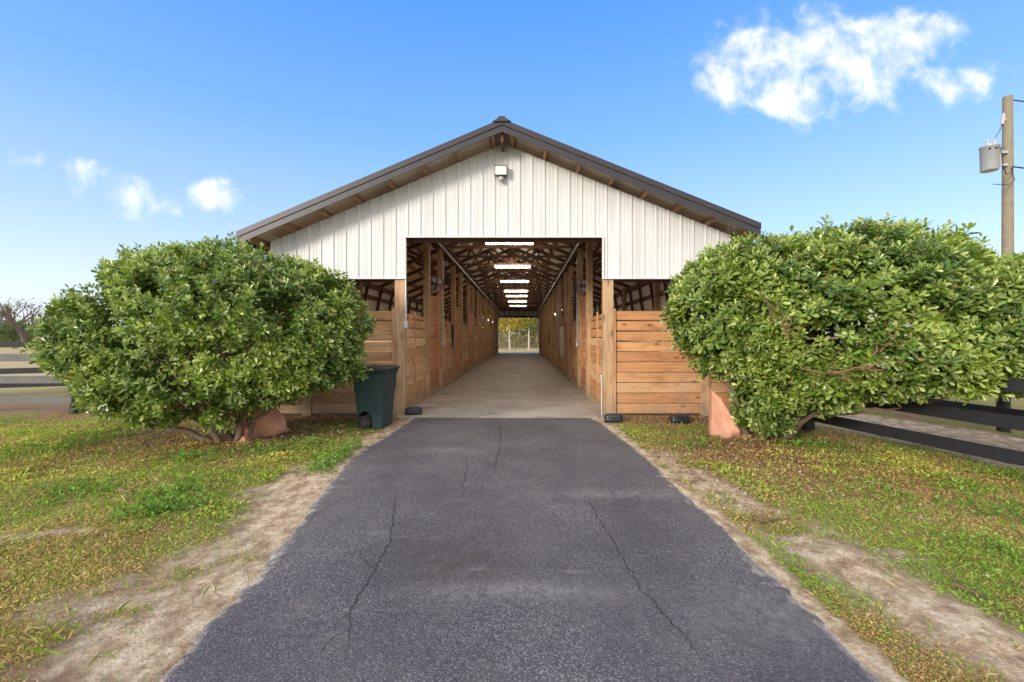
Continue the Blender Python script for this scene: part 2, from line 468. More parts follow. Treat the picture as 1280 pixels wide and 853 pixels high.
def np_mesh(name, V, F, mat, parent=None, col=None, attr='tint', smooth=False, domain='POINT'):
    """V (n,3) world, F (m,4) quads"""
    base = np.array(wloc(parent)) if parent is not None else np.zeros(3)
    V = np.asarray(V, np.float32) - base.astype(np.float32); F = np.asarray(F, np.int32)
    me = bpy.data.meshes.new(name)
    me.vertices.add(len(V)); me.vertices.foreach_set('co', V.ravel())
    k = F.shape[1]
    me.loops.add(F.size); me.loops.foreach_set('vertex_index', F.ravel())
    me.polygons.add(len(F)); me.polygons.foreach_set('loop_start', np.arange(0, F.size, k, dtype=np.int32))
    me.polygons.foreach_set('use_smooth', np.full(len(F), smooth))
    me.update(calc_edges=True)
    if col is not None:
        a = me.color_attributes.new(attr, 'FLOAT_COLOR', domain)
        cc = np.ones((len(col), 4), np.float32); cc[:, :3] = col
        a.data.foreach_set('color', cc.ravel())
    me.materials.append(M[mat])
    o = bpy.data.objects.new(name, me); C.collection.objects.link(o)
    if parent is not None: o.parent = parent
    return o

# value noise for masks
def vnoise(x, y, seed=0):
    xi = np.floor(x).astype(np.int64); yi = np.floor(y).astype(np.int64)
    xf = x - xi; yf = y - yi
    def h(a, b):
        n = (a * 374761393 + b * 668265263 + seed * 974634521) & 0xffffffff
        n = ((n ^ (n >> 13)) * 1274126177) & 0xffffffff
        n = (n ^ (n >> 16)) & 0xffffffff
        return n / 4294967295.0
    u = xf*xf*(3-2*xf); w = yf*yf*(3-2*yf)
    return (h(xi, yi)*(1-u)+h(xi+1, yi)*u)*(1-w)+(h(xi, yi+1)*(1-u)+h(xi+1, yi+1)*u)*w
def fbm(x, y, scale, octv=4, seed=0):
    t = 0; a = .5; s = 0
    for i in range(octv):
        t = t + a * vnoise(x*scale, y*scale, seed + i*17); s += a; a *= .55; scale *= 2.03
    return t / s
def sstep(a, b, x):
    t = np.clip((x-a)/(b-a), 0, 1); return t*t*(3-2*t)

# ------------------------------------------------------------------ barn numbers
CX = -0.38                       # ridge line
Y0, Y1 = 8.54, 42.30             # front and far frames
XL, XR = -4.97, 4.12             # outer corners
SL, SR = .424, .402
ZR = 5.57
def roof_z(x): return ZR - (SL if x < CX else SR) * abs(x - CX)
PXL, PXR = -2.425, 1.70          # aisle post centre lines

# ------------------------------------------------------------------ driveway and ground
DRV_L = [(205, 853), (258, 790), (300, 742), (345, 690), (383, 640), (405, 612), (430, 582), (452, 562), (480, 546), (500, 533), (515, 524)]
DRV_R = [(1100, 853), (1045, 800), (985, 742), (945, 700), (905, 660), (868, 630), (838, 600), (812, 575), (790, 557), (765, 538), (745, 525)]
gl = sorted([(G(*p)[1], G(*p)[0]) for p in DRV_L]); gr_ = sorted([(G(*p)[1], G(*p)[0]) for p in DRV_R])
LY = np.array([p[0] for p in gl]); LX = np.array([p[1] for p in gl]) - np.interp(LY, [1.8, 5], [.05, .02])
RY = np.array([p[0] for p in gr_]); RX = np.array([p[1] for p in gr_]) + np.interp(RY, [1.8, 5], [.06, .02])
def drv_left(y):  return np.interp(y, LY, LX) + .05*(fbm(y*0, y, 2.2, 4, 5)-.5) + .05*(fbm(y*0, y, 9, 3, 6)-.5) + .035*(fbm(y*0, y, 24, 2, 16)-.5)
def drv_right(y): return np.interp(y, RY, RX) + .05*(fbm(y*0+9, y, 2.2, 4, 7)-.5) + .05*(fbm(y*0+9, y, 9, 3, 8)-.5) + .035*(fbm(y*0+9, y, 24, 2, 18)-.5)

def ground_masks(x, y):
    dl = drv_left(y) - x; dr = x - drv_right(y)          # distance outside the driveway
    near = (np.maximum(dl, dr) > -.4) & (np.maximum(dl, dr) <= 0); onl = dl > dr; dl = np.where(near & onl, 1e-3, dl); dr = np.where(near & ~onl, 1e-3, dr)
    n1 = fbm(x, y, .55, 4, 1); n2 = fbm(x, y, 1.6, 4, 2); n3 = fbm(x, y, 5, 3, 3)
    # sand: left verge wide in the middle and near, thin towards the barn
    wl = np.interp(y, [0, 1.8, 2.6, 3.6, 4.6, 5.6, 7, 8.5], [.55, .55, .68, .85, .66, .32, .20, .26])
    sand = np.where(dl > 0, sstep(1.45, .1, dl / wl + (n2-.5)*1.8 + (n3-.5)*.8), 0)
    wr = np.interp(y, [0, 2, 4, 6, 8.5], [.16, .14, .12, .12, .25])
    sandr = np.where(dr > 0, sstep(1.0, .3, dr / wr + (n3-.5)*1.0), 0)
    path = np.exp(-((x - np.interp(y, [2, 2.6, 3.4, 4.2, 5.3, 6.5], [2.35, 2.25, 2.12, 2.0, 1.85, 1.75])) / .33)**2) * sstep(7.0, 5.2, y) * sstep(.30, .62, fbm(x, y, 1.9, 3, 13) + .12)
    sandr = np.maximum(sandr, np.clip(path * (.55 + 1.4*(n2-.3)), 0, 1))
    sand = np.maximum(sand, sandr)
    # thin bare streaks inside the lawn
    st = fbm(x*.5, y*1.6, 1.1, 4, 11)
    lawn_l = sstep(.61, .70, st) * sstep(5.0, 2.5, y) * .75
    sand = np.maximum(sand, np.where((dl > .3) | (dr > .3), lawn_l, 0))
    # sandy lane beyond the fence
    lane_c = 5.9 + (7.0 - y) * .22
    lane = np.where(x > 4.55, sstep(1.25, .75, np.abs(x - lane_c - .55) + (n2-.5)*.5), 0) * sstep(16, 12, y)
    sand = np.maximum(sand, lane)
    # litter: brown leaf fall under the bushes and along the walls
    lit = np.exp(-(((x+4.3)/1.5)**2 + ((y-6.7)/.75)**2)) * .9
    lit = np.maximum(lit, np.exp(-(((x-3.2)/1.3)**2 + ((y-5.7)/1.25)**2)) * 1.0)
    lit = np.maximum(lit, sstep(7.4, 8.1, y) * (np.abs(x) < 6) * .9)
    lit = np.maximum(lit, sstep(.60, .72, n1) * .7)
    lit = lit * (1 - .7*sand)
    grass = np.clip(1.15 - 1.25*sand - .65*lit + (n2-.5)*.9, 0, 1)
    thin = np.where(dl > 0, np.exp(-(dl/1.7)**2), np.where(dr > 0, .75*np.exp(-((dr-.9)/1.1)**2), 0)) * sstep(6.2, 3.8, y)
    grass = np.clip(grass - thin*(.05 + 1.0*np.clip(n1*.5 + n2*.6 - .2, 0, 1)), 0, 1)
    fd = np.where(x < -6, np.exp(-((y-9.6)/.75)**2), 0)           # bare strip at the black fence
    grass *= 1 - fd; 
    return grass, sand, np.clip(lit + fd*.6, 0, 1)

def spread(lo, hi, step, far, gmax):
    a = list(np.arange(lo, hi + step/2, step)); d = step; x = hi
    while x < far: d = min(d*1.35, gmax); x += d; a.append(x)
    d = step; x = lo; b = []
    while x > -far: d = min(d*1.35, gmax); x -= d; b.append(x)
    return np.array(b[::-1] + a)
gx = spread(-9.5, 9.5, .05, 3000, 700); gy = spread(.4, 10.6, .05, 3000, 700)
XX, YY = np.meshgrid(gx, gy)
gm, sm_, lm = ground_masks(XX, YY)
dl = drv_left(YY) - XX; dr = XX - drv_right(YY)
out_d = np.maximum(dl, dr)
H = (fbm(XX, YY, 1.1, 4, 21) - .5) * .10 * sstep(.1, 1.0, out_d)
H += (fbm(XX, YY, 7, 3, 22) - .5) * .03 * sstep(.02, .4, out_d)
barn_zone = sstep(-.3, .2, np.minimum(np.minimum(XX + 5.2, 4.4 - XX), np.minimum(YY - 8.3, 43 - YY)))
H *= 1 - barn_zone
H = np.where(out_d < -.07, -.03, H)
H *= np.where((np.abs(XX) < 60) & (np.abs(YY) < 60), 1, 0)
nx, ny = len(gx), len(gy)
idx = np.arange(nx*ny).reshape(ny, nx)
Fq = np.stack([idx[:-1, :-1], idx[:-1, 1:], idx[1:, 1:], idx[1:, :-1]], -1).reshape(-1, 4)
Vg = np.stack([XX, YY, H - .004], -1).reshape(-1, 3)
gro = np_mesh('ground', Vg, Fq, 'ground', None, np.stack([gm, sm_, lm], -1).reshape(-1, 3), 'mask', True)
tag(gro, 'sandy ground with patchy green and tan turf around the barn', 'ground', None, 'structure')
from bisect import bisect_right
def ground_h(x, y):
    i = np.clip(np.searchsorted(gx, x) - 1, 0, nx-2); j = np.clip(np.searchsorted(gy, y) - 1, 0, ny-2)
    tx = (x - gx[i])/(gx[i+1]-gx[i]); ty = (y - gy[j])/(gy[j+1]-gy[j])
    return (H[j, i]*(1-tx)+H[j, i+1]*tx)*(1-ty) + (H[j+1, i]*(1-tx)+H[j+1, i+1]*tx)*ty

# driveway strip
dy = np.arange(-6, 8.32, .03); NT_ = 121
tt = np.linspace(0, 1, NT_)
yl = np.maximum(dy, 1.0)
xl = drv_left(yl); xr = drv_right(yl)
xl = np.where(dy > 8.1, np.minimum(xl, -2.1), xl)
DX = xl[:, None]*(1-tt) + xr[:, None]*tt; DY = np.repeat(dy[:, None], NT_, 1)
ed = np.minimum(DX - xl[:, None], xr[:, None] - DX)
DZ = -.008 + .020*sstep(0, .13, ed) + .010*(fbm(DX, DY, .8, 3, 31)-.5)*sstep(.2, .8, ed)
eatt = np.exp(-ed/(.03 + .11*fbm(DX*0, DY, 1.4, 4, 91)))
stain = np.exp(-(((DX+.43)/.33)**2 + ((DY-3.0)/.42)**2))
pale = np.exp(-(((DX-.0)/.55)**2 + ((DY-2.62)/.10)**2)) + .8*np.exp(-(((DX+1.0)/.4)**2 + ((DY-5.9)/.18)**2)) + .8*np.exp(-(((DX-.9)/.7)**2 + ((DY-4.25)/.12)**2)) + .6*np.exp(-(((DX-1.4)/.5)**2 + ((DY-2.4)/.3)**2))
di = np.arange(DX.size).reshape(DX.shape)
Fd = np.stack([di[:-1, :-1], di[:-1, 1:], di[1:, 1:], di[1:, :-1]], -1).reshape(-1, 4)
drv = np_mesh('driveway', np.stack([DX, DY, DZ], -1).reshape(-1, 3), Fd, 'asphalt', None,
              np.stack([eatt, stain, np.clip(pale, 0, 1)], -1).reshape(-1, 3), 'edge', True)
tag(drv, 'worn dark asphalt driveway leading into the barn aisle', 'driveway', None, 'structure')
def drv_h(x, y):
    j = int(np.clip(np.searchsorted(dy, y)-1, 0, len(dy)-2)); i = int(np.argmin(np.abs(DX[j]-x))); return float(DZ[j, i])
def crack(pts, wmax, seed):
    rnd = random.Random(seed); P2 = [Vector(G(*p)).to_3d() for p in pts]
    line = []
    for a, b in zip(P2[:-1], P2[1:]):
        n = max(2, int((b-a).length/.025))
        for k in range(n): line.append(a.lerp(b, k/n))
    mb = MB(); vs = []; ox = 0
    for k, p in enumerate(line):
        ox = ox*.82 + rnd.uniform(-.013, .013)
        t = k/len(line); w = wmax*(.35 + .65*rnd.random())*min(1, 6*t, 6*(1-t)+.1)
        z = drv_h(p.x+ox, p.y) + .003
        vs += [(p.x+ox-w, p.y, z), (p.x+ox+w, p.y, z)]
    mb.add(vs, [(2*i, 2*i+1, 2*i+3, 2*i+2) for i in range(len(line)-1)])
    return build('crack', mb, 'crack', drv)
crack([(430, 838), (437, 790), (447, 745), (470, 715), (487, 672), (496, 640), (497, 618)], .0045, 1)
crack([(578, 625), (580, 590), (585, 572)], .005, 2)
crack([(615, 590), (622, 565), (626, 545), (624, 530)], .006, 3)
crack([(728, 616), (740, 640), (765, 675), (790, 715), (815, 755), (850, 800), (890, 848)], .0038, 4)
crack([(395, 640), (385, 655), (378, 665)], .003, 5)

crack([(470, 715), (452, 700), (446, 690)], .003, 6)
crack([(437, 790), (420, 800), (405, 826)], .003, 7)
crack([(765, 675), (790, 668), (806, 672)], .0025, 8)
crack([(815, 755), (842, 752), (860, 760)], .0025, 9)
crack([(622, 565), (640, 560), (655, 562)], .003, 10)
# concrete aisle
mb = MB()
cy = list(np.arange(8.27, 42.9, .5)); vs = []; fs = []
mb.box(PXL-.02, PXR+.02, 8.27, 42.9, -.06, .016)
tag(build('aisle_floor', mb, 'concrete'), 'concrete barn aisle floor with brown stains', 'floor', None, 'structure')
mb = MB(); mb.box(XL+.1, PXL-.03, 8.7, Y1-.1, -.06, .008); mb.box(PXR+.03, XR-.1, 8.7, Y1-.1, -.06, .008)
tag(build('stall_ground', mb, plain('stall_dirt', (.24, .17, .11), .95, 0, .2, 4)), 'packed dirt in the stalls', 'ground', None, 'structure')

# ------------------------------------------------------------------ barn
barn = thing('horse_barn', 'long open-aisle timber horse barn with white ribbed gable and dark metal roof', 'barn', (CX, Y0, 0))
rng = random.Random(7)
def boards_x(mb, x0, x1, y, z0, z1, h, gaps, th=.038):
    """boards lying along X with the front face at y"""
    z = z0; i = 0
    while z < z1 - .03:
        gap = gaps(z); top = min(z + h, z1 + .0)
        j = rng.uniform(-.004, .004); sag = rng.uniform(-.003, .003)
        mb.box(x0, x1, y + j, y + th + j, z, top - gap)
        z += h
def boards_y(mb, y0, y1, x, z0, z1, h, gaps, th=.038, sgn=1):
    z = z0
    while z < z1 - .03:
        gap = gaps(z); top = min(z + h, z1)
        j = rng.uniform(-.004, .004)
        a, b = sorted((x + j, x + j + sgn*th)); mb.box(a, b, y0, y1, z, top - gap)
        z += h
upper = lambda z: .026 if z > 1.25 else .011
tight = lambda z: .009

# posts along the aisle (front, door jamb pairs) and outer posts
PANEL, DOOR, PITCH = 2.42, 1.78, 4.2
NB = 8
py_list = [Y0 + .08]
for k in range(NB):
    b = Y0 + k*PITCH
    py_list += [b + PANEL, b + PITCH]
def add_post(x, y, z1, w=.15, d=.15, mat='post', z0=0.0):
    mb = MB(); mb.box(x - w/2, x + w/2, y - d/2, y + d/2, z0, z1); return build('post', mb, mat, barn, .006)
for sx_, px in ((-1, PXL), (1, PXR)):
    for i, y in enumerate(py_list):
        wv = .20 if i == 0 else .15
        zt = 4.44
        add_post(px, y, zt, wv, .16)
for x in (-4.27, 3.63): add_post(x, Y0 + .07, 2.78, .17, .14)
for k in range(NB + 1):
    for x in (XL + .08, XR - .08):
        add_post(x, Y0 + .25 + k*PITCH*.995, roof_z(x) - .30, .15, .15)

# front and far stall walls, upper gaps open
for (yy, nm) in ((Y0 + .035, 'f'), (Y1 + .01, 'r')):
    mb = MB(); boards_x(mb, XL, PXL - .10, yy, .04, 2.10, .206, upper); build('board_wall', mb, 'board_shade_lift' if nm == 'f' else 'board', barn, .004)
    mb = MB(); boards_x(mb, PXR + .10, XR, yy, .04, 2.10, .206, upper); build('board_wall', mb, 'board', barn, .004)
# battens beside the corner posts
for (x, zt) in ((PXL - .125, 2.12), (PXR + .125, 2.12)):
    mb = MB(); mb.box(x - .022, x + .022, Y0 - .004, Y0 + .03, .02, zt); build('batten', mb, 'batten', barn, .003)
# outer long walls; unseen gap above the boards added to light the interior
for x, s in ((XL, 1), (XR, -1)):
    mb = MB(); 
    for k in range(NB): boards_y(mb, Y0 + .1 + k*PITCH, Y0 + .09 + (k+1)*PITCH, x, .04, 1.08, .206, tight, .038, s)
    build('board_wall', mb, 'board', barn)
for x, s in ((XL, 1), (XR, -1)):
    mb = MB(); a, b = sorted((x - s*.02, x - s*.002)); mb.box(a, b, Y0 + .1, Y1 - .05, 2.12, roof_z(x) - .03); build('upper_wall', mb, 'liner', barn)
    for z in (2.2, 2.85):
        mb = MB(); a, b = sorted((x, x + s*.04)); mb.box(a, b, Y0 + .1, Y1 - .05, z - .07, z + .07); build('girt', mb, 'timber', barn)
    for q in range(int((Y1 - Y0)/1.3)):
        y = Y0 + .7 + q*1.3; mb = MB(); mb.bar((x + s*.062, y, 2.13), (x + s*.062, y + .65, roof_z(x) - .30), .04, .09, (1, 0, 0)); build('brace', mb, 'timber', barn)
# stall fronts
handle_mat = 'steel_dark'
for s, px in ((-1, PXL), (1, PXR)):
    xi = px + s*.015                   # aisle-side face of the boards
    for k in range(NB):
        b = Y0 + k*PITCH
        ya, yb = b + (.17 if k == 0 else .08), b + PANEL - .08
        mb = MB(); boards_y(mb, ya, yb, xi, .12, 2.08, .206, upper, .038, s)
        build('stall_front', mb, 'board_shade_lift' if s < 0 else 'board', barn)
        mb = MB(); ym = (ya + yb)/2
        mb.box(*sorted((xi - s*.03, xi - s*.002)), ym - .05, ym + .05, .10, 2.13); build('batten', mb, 'batten', barn, .003)
        mb = MB(); mb.box(*sorted((xi - s*.05, xi + s*.06)), b + .09, b + PITCH - .09, .017, .115); build('curb_board', mb, 'curb', barn, .006)
        # sliding door
        y0d, y1d = b + PANEL + .085, b + PITCH - .085
        xd = xi + s*.0
        mb = MB()
        boards_y(mb, y0d + .1, y1d - .1, xd, .20, 2.70, .24, lambda z: .012, .03, s)
        door = build('stall_door', mb, 'door_board', barn)
        mb = MB()
        mb.box(*sorted((xd - s*.014, xd + s*.04)), y0d, y0d + .1, .13, 2.78); mb.box(*sorted((xd - s*.014, xd + s*.04)), y1d - .1, y1d, .13, 2.78)
        mb.box(*sorted((xd - s*.012, xd + s*.04)), y0d + .1, y1d - .1, .13, .20); mb.box(*sorted((xd - s*.012, xd + s*.04)), y0d + .1, y1d - .1, 1.42, 1.49)
        build('door_frame', mb, 'batten', door, .004)
        mb = MB(); mb.tube([(xd - s*.02, y0d + .05, 1.15), (xd - s*.06, y0d + .05, 1.15), (xd - s*.06, y0d + .05, 1.35), (xd - s*.02, y0d + .05, 1.35)], .009, 6)
        build('handle', mb, handle_mat, door)
        # partition between stalls
        if k:
            mb = MB(); x0, x1 = sorted((px + s*.09, (XL + .16) if s < 0 else (XR - .16)))
            boards_x(mb, x0, x1, b - .02, .04, 2.10, .206, tight); build('partition', mb, 'board', barn)
# long beams over the aisle posts
for px in (PXL, PXR):
    for dx in (-.10, .10):
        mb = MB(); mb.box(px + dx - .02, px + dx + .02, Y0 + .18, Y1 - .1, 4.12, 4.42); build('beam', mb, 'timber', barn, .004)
for s, px in ((-1, PXL), (1, PXR)):     # door track rail under the beams
    mb = MB(); mb.tube([(px - s*.20, Y0 + .4, 4.06), (px - s*.20, Y1 - .4, 4.06)], .028, 8); build('conduit_run', mb, 'galv', barn)
# front header plank under the siding
for yy in (Y0 + .19, Y1 - .12):
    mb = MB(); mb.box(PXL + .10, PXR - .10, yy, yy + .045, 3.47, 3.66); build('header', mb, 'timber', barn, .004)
for yy in (Y0 + .16, Y1 - .12):
    mb = MB(); mb.box(XL + .15, PXL - .11, yy, yy + .04, 2.66, 2.80); build('header', mb, 'timber', barn, .004)
    mb = MB(); mb.box(PXR + .11, XR - .15, yy, yy + .04, 2.66, 2.80); build('header', mb, 'timber', barn, .004)

# trusses: rafters, tie, king post and webs in one mesh, copied down the barn
def truss_mb(y):
    mb = MB(); w = .045
    def zr(x, d): return roof_z(x) - d
    for xe in (XL - .02, XR + .02):
        mb.bar((CX, y, zr(CX, .30)), (xe, y, zr(xe, .30)), w, .12)
    tz = 4.10
    mb.bar((PXL - .1, y, tz), (PXR + .1, y, tz), w, .075)
    mb.bar((CX, y + .003, tz + .05), (CX, y + .003, zr(CX, .35)), w, .10, (1, 0, 0))
    for sgn, pxx in ((-1, PXL), (1, PXR)):
        q = CX + sgn*.95
        mb.bar((CX + sgn*.04, y - .003, tz + .06), (q, y - .003, zr(q, .33)), w, .065)
        q2 = CX + sgn*1.35
        mb.bar((q, y + .004, zr(q, .36)), (q2, y + .004, tz + .05), w, .065)
        # knee brace and outer strut down to the eave plate
        xo = (XL + .25) if sgn < 0 else (XR - .25)
        mb.bar((pxx + sgn*.05, y + .003, 3.55), (pxx + sgn*.95, y + .003, zr(pxx + sgn*.95, .38)), w, .09)
    return mb
ys = list(np.arange(Y0 + .75, Y1 - .2, 1.45))
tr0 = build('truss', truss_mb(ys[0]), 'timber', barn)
for y in ys[1:]:
    c = tr0.copy(); C.collection.objects.link(c); c.location = (0, y - ys[0], 0)
# eave plates
for x in (XL + .06, XR - .06):
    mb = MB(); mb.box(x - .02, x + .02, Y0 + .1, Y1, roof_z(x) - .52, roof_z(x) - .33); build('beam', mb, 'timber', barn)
# purlins poke out to the fascia boards
YF = Y0 - .52; YB = Y1 + .5
EL, ER = -5.30, 4.42
n_p = 8
for side in (-1, 1):
    xe = EL if side < 0 else ER
    for k in range(n_p):
        x = CX + side*(.20 + (abs(xe - CX) - .34)*k/(n_p-1))
        z = roof_z(x) - .05
        sl = -SL*side if side < 0 else -SR
        mb = MB()
        a = Vector((x, YF + .03, z - .075)); b = Vector((x, YB - .03, z - .075))
        nrm = Vector((SL if side < 0 else SR, 0, 1)) if side > 0 else Vector((-SL, 0, 1))
        mb.bar(a, b, .055, .14, nrm.normalized()); build('purlin', mb, 'purlin', barn)
# roof sheets with ribs, pale underside
def roof_sheet(side, dz, mat, ribs, name, x_in=0.0):
    xe = EL if side < 0 else ER
    yv = []; hv = []
    y = YF - .02
    while y < YB:
        if ribs:
            for (o, h) in ((0, 0), (.20, 0), (.215, .02), (.235, .02), (.25, 0)): yv.append(y + o); hv.append(h)
        else: yv.append(y); hv.append(0)
        y += .25 if ribs else 2
    mb = MB(); vs = []
    for yy, hh in zip(yv, hv):
        for x in (CX + side*x_in, xe): vs.append((x, yy, roof_z(x) + dz + hh))
    n = len(yv)
    fs = [(2*i, 2*i+1, 2*i+3, 2*i+2) if side > 0 else (2*i, 2*i+2, 2*i+3, 2*i+1) for i in range(n-1)]
    mb.add(vs, fs); return build(name, mb, mat, barn)
for side in (-1, 1):
    roof_sheet(side, 0.0, 'roof_metal', True, 'roof_sheet'); roof_sheet(side, -.03, 'liner', False, 'roof_lining')
    xe = EL if side < 0 else ER
    # rake trim and barge board, front and far
    for yy, d in ((YF, -1), (YB, 1)):
        for (top, hgt, off, nm, mt, th) in ((.028, .108, -.03, 'rake_trim', 'fascia', .03), (-.088, .118, -.012, 'barge_board', 'fascia', .03)):
            y_a = yy + d*abs(off) ; y_b = y_a + d*-th
            mb = MB(); vs = []
            for x in (CX, xe):
                for yv_ in (y_a, y_b):
                    vs += [(x, yv_, roof_z(x) + top), (x, yv_, roof_z(x) + top - hgt)]
            mb.add(vs, [(0, 1, 5, 4), (2, 6, 7, 3), (0, 4, 6, 2), (1, 3, 7, 5), (0, 2, 3, 1), (4, 5, 7, 6)])
            build(nm, mb, mt, barn)
    mb = MB(); x0, x1 = sorted((xe - side*.03, xe)); mb.box(x0, x1, YF + .03, YB - .03, roof_z(xe) - .24, roof_z(xe) - .04); build('eave_board', mb, 'fascia', barn)
# ridge cap
mb = MB()
pr = [(-.17, roof_z(CX-.17)+.035), (-.07, ZR + .03), (-.06, ZR + .06), (.06, ZR + .06), (.07, ZR + .03), (.17, roof_z(CX+.17)+.035)]
vs = [(CX + a, yy, z) for yy in (YF - .06, YB + .06) for (a, z) in pr] ; m_ = len(pr)
mb.add(vs, [(i, i+1, m_+i+1, m_+i) for i in range(m_-1)] + [tuple(range(m_-1, -1, -1)), tuple(range(m_, 2*m_))]); build('ridge_cap', mb, 'ridge', barn)
mb = MB(); mb.box(CX - .02, CX + .02, YF + .06, YB - .06, ZR - .36, ZR - .12); build('ridge_beam', mb, 'timber', barn)

# ribbed gable siding, real corrugation
OPL, OPR = -2.325, 1.60
def siding(y, d):
    """d: direction the ribs point (-1 front)"""
    bp = {}
    per = .245; x = CX - per*26 + .06
    while x < XR + .2:
        for (o, h) in ((0, 0), (.012, .020), (.030, .020), (.042, 0), (.105, 0), (.110, .004), (.120, .004), (.125, 0), (.165, 0), (.170, .004), (.180, .004), (.185, 0)):
            bp[round(x + o, 4)] = h
        x += per
    xs = sorted(k for k in bp if XL <= k <= XR)
    def hof(x):
        ks = sorted(bp); return float(np.interp(x, ks, [bp[k] for k in ks]))
    cuts = [XL, OPL, CX, OPR, XR]
    allx = sorted(set(xs) | set(cuts))
    mb = MB()
    for a, b in zip(allx[:-1], allx[1:]):
        bot = 3.54 if (a >= OPL - 1e-6 and b <= OPR + 1e-6) else 2.72
        ya, yb = y + d*hof(a), y + d*hof(b)
        vs = [(a, ya, bot), (b, yb, bot), (b, yb, roof_z(b) - .20), (a, ya, roof_z(a) - .20)]
        mb.add(vs, [(0, 1, 2, 3) if d < 0 else (3, 2, 1, 0)])
    return build('gable_siding', mb, 'siding', barn)
siding(Y0 - .015, -1); siding(Y1 + .10, 1)
for y, d in ((Y0 - .015, -1), (Y1 + .10, 1)):
    y_a, y_b = sorted((y + d*.004, y + d*.028))
    for (x0, x1, z0, z1) in ((OPL - .006, OPL + .030, 2.70, 3.53), (OPR - .030, OPR + .006, 2.70, 3.53), (OPL + .031, OPR - .031, 3.515, 3.545), (XL, OPL - .007, 2.70, 2.728), (OPR + .007, XR, 2.70, 2.728)):
        mb = MB(); mb.box(x0, x1, y_a, y_b, z0, z1); build('siding_trim', mb, 'siding', barn)
# wooden studs behind the far gable, seen from the aisle
for k in range(9):
    x = OPL + .1 + k*(OPR - OPL - .2)/8
    mb = MB(); mb.box(x - .03, x + .03, Y1 + .0, Y1 + .075, 3.5, roof_z(x) - .35); build('stud', mb, 'timber', barn)
for k in range(9):
    x = OPL + .3 + k*(OPR - OPL - .6)/8
    mb = MB(); mb.box(x - .02, x + .02, Y0 + .02, Y0 + .15, 3.66, roof_z(x) - .38); build('stud', mb, 'timber', barn)

# ------------------------------------------------------------------ lamps and fittings on the barn
tube_y = [11.05, 14.75, 18.65, 22.5, 25.2, 29.2, 33.2]
ordn = ['first', 'second', 'third', 'fourth', 'fifth', 'sixth', 'seventh and last']
tx = -.335
t0 = thing('tube_light', 'x', 'ceiling light', (tx, tube_y[0], 3.96), 'lit tube lights along the aisle ceiling')
mb = MB(); y = tube_y[0]
mb.box(tx - .62, tx + .62, y - .022, y + .022, 3.975, 4.03); build('housing', mb, 'lamp_white', t0, .008)
mb = MB(); mb.tube([(tx - .60, y - .03, 3.955), (tx + .60, y - .03, 3.955)], .020, 8); mb.tube([(tx - .60, y + .03, 3.955), (tx + .60, y + .03, 3.955)], .020, 8)
build('lamp_tube', mb, 'tube_glow', t0)
for i, y in enumerate(tube_y):
    o = t0 if i == 0 else copy_tree(t0)
    o.location = (tx, y, 3.96)
    o['label'] = 'lit white tube light, %s from the front entrance along the aisle ceiling' % ordn[i]
# stall bulbs in glass jars
b0 = thing('stall_lamp', 'x', 'lamp', (PXL - .22, 12.6, 2.9), 'bare bulbs above the stalls')
mb = MB(); mb.tube([(PXL - .10, 12.6, 2.99), (PXL - .22, 12.6, 2.99), (PXL - .22, 12.6, 2.95)], .012, 6); mb.lathe([(.001, .055), (.035, .05), (.035, 0), (.03, -.005)], (PXL - .22, 12.6, 2.94), n=10); build('lamp_holder', mb, 'steel_dark', b0)
mb = MB(); mb.lathe([(.020, 0), (.028, -.025), (.030, -.045), (.022, -.066), (.001, -.075)], (PXL - .22, 12.6, 2.935), n=12); build('bulb', mb, 'bulb_glow', b0)
first = True
words_ = ['first', 'second', 'third', 'fourth', 'fifth', 'sixth', 'seventh', 'eighth']
for s, px, row in ((-1, PXL, 'west'), (1, PXR, 'east')):
    for k in range(2 if s < 0 else 0, NB):
        o = b0 if first else copy_tree(b0); first = False
        o.location = (px + s*.22, Y0 + k*PITCH + PANEL + PITCH*.42, 2.9)
        if s > 0: o.rotation_euler = (0, 0, math.pi)
        o['label'] = 'small glowing bulb over the %s stall on the %s of the aisle' % (words_[k], 'trash bin side' if s < 0 else 'whiteboard side')
# floodlight
fl = thing('floodlight', 'square white floodlight with round sensor high on the white gable', 'floodlight', (-.42, Y0 - .03, 4.72))
mb = MB(); mb.lathe([(.001, 0), (.07, .0), (.07, .025), (.05, .04), (.001, .042)], (-.42, Y0 - .032, 4.74), (0, -1, 0), 16); mb.tube([(-.42, Y0 - .06, 4.74), (-.42, Y0 - .10, 4.76)], .022, 8); build('mount', mb, 'lamp_white', fl)
mb = MB()
fx, fy, fz = -.42, Y0 - .13, 4.80
mb.box(fx - .125, fx + .125, fy - .03, fy + .06, fz - .10, fz - .088); mb.box(fx - .125, fx + .125, fy - .03, fy + .06, fz + .088, fz + .10)
mb.box(fx - .125, fx - .112, fy - .03, fy + .06, fz - .0879, fz + .0879); mb.box(fx + .112, fx + .125, fy - .03, fy + .06, fz - .0879, fz + .0879)
mb.box(fx - .1119, fx + .1119, fy + .04, fy + .059, fz - .0879, fz + .0879); build('lamp_housing', mb, 'steel_dark', fl, .004)
mb = MB(); mb.box(fx - .108, fx + .108, fy - .018, fy + .03, fz - .084, fz + .084); build('lens', mb, 'flood_glow', fl, .006)
mb = MB(); mb.lathe([(.001, -.055), (.035, -.045), (.055, -.012), (.055, .02), (.03, .045), (.001, .05)], (fx, fy + .02, fz - .160), n=16); build('sensor', mb, 'porcelain', fl)
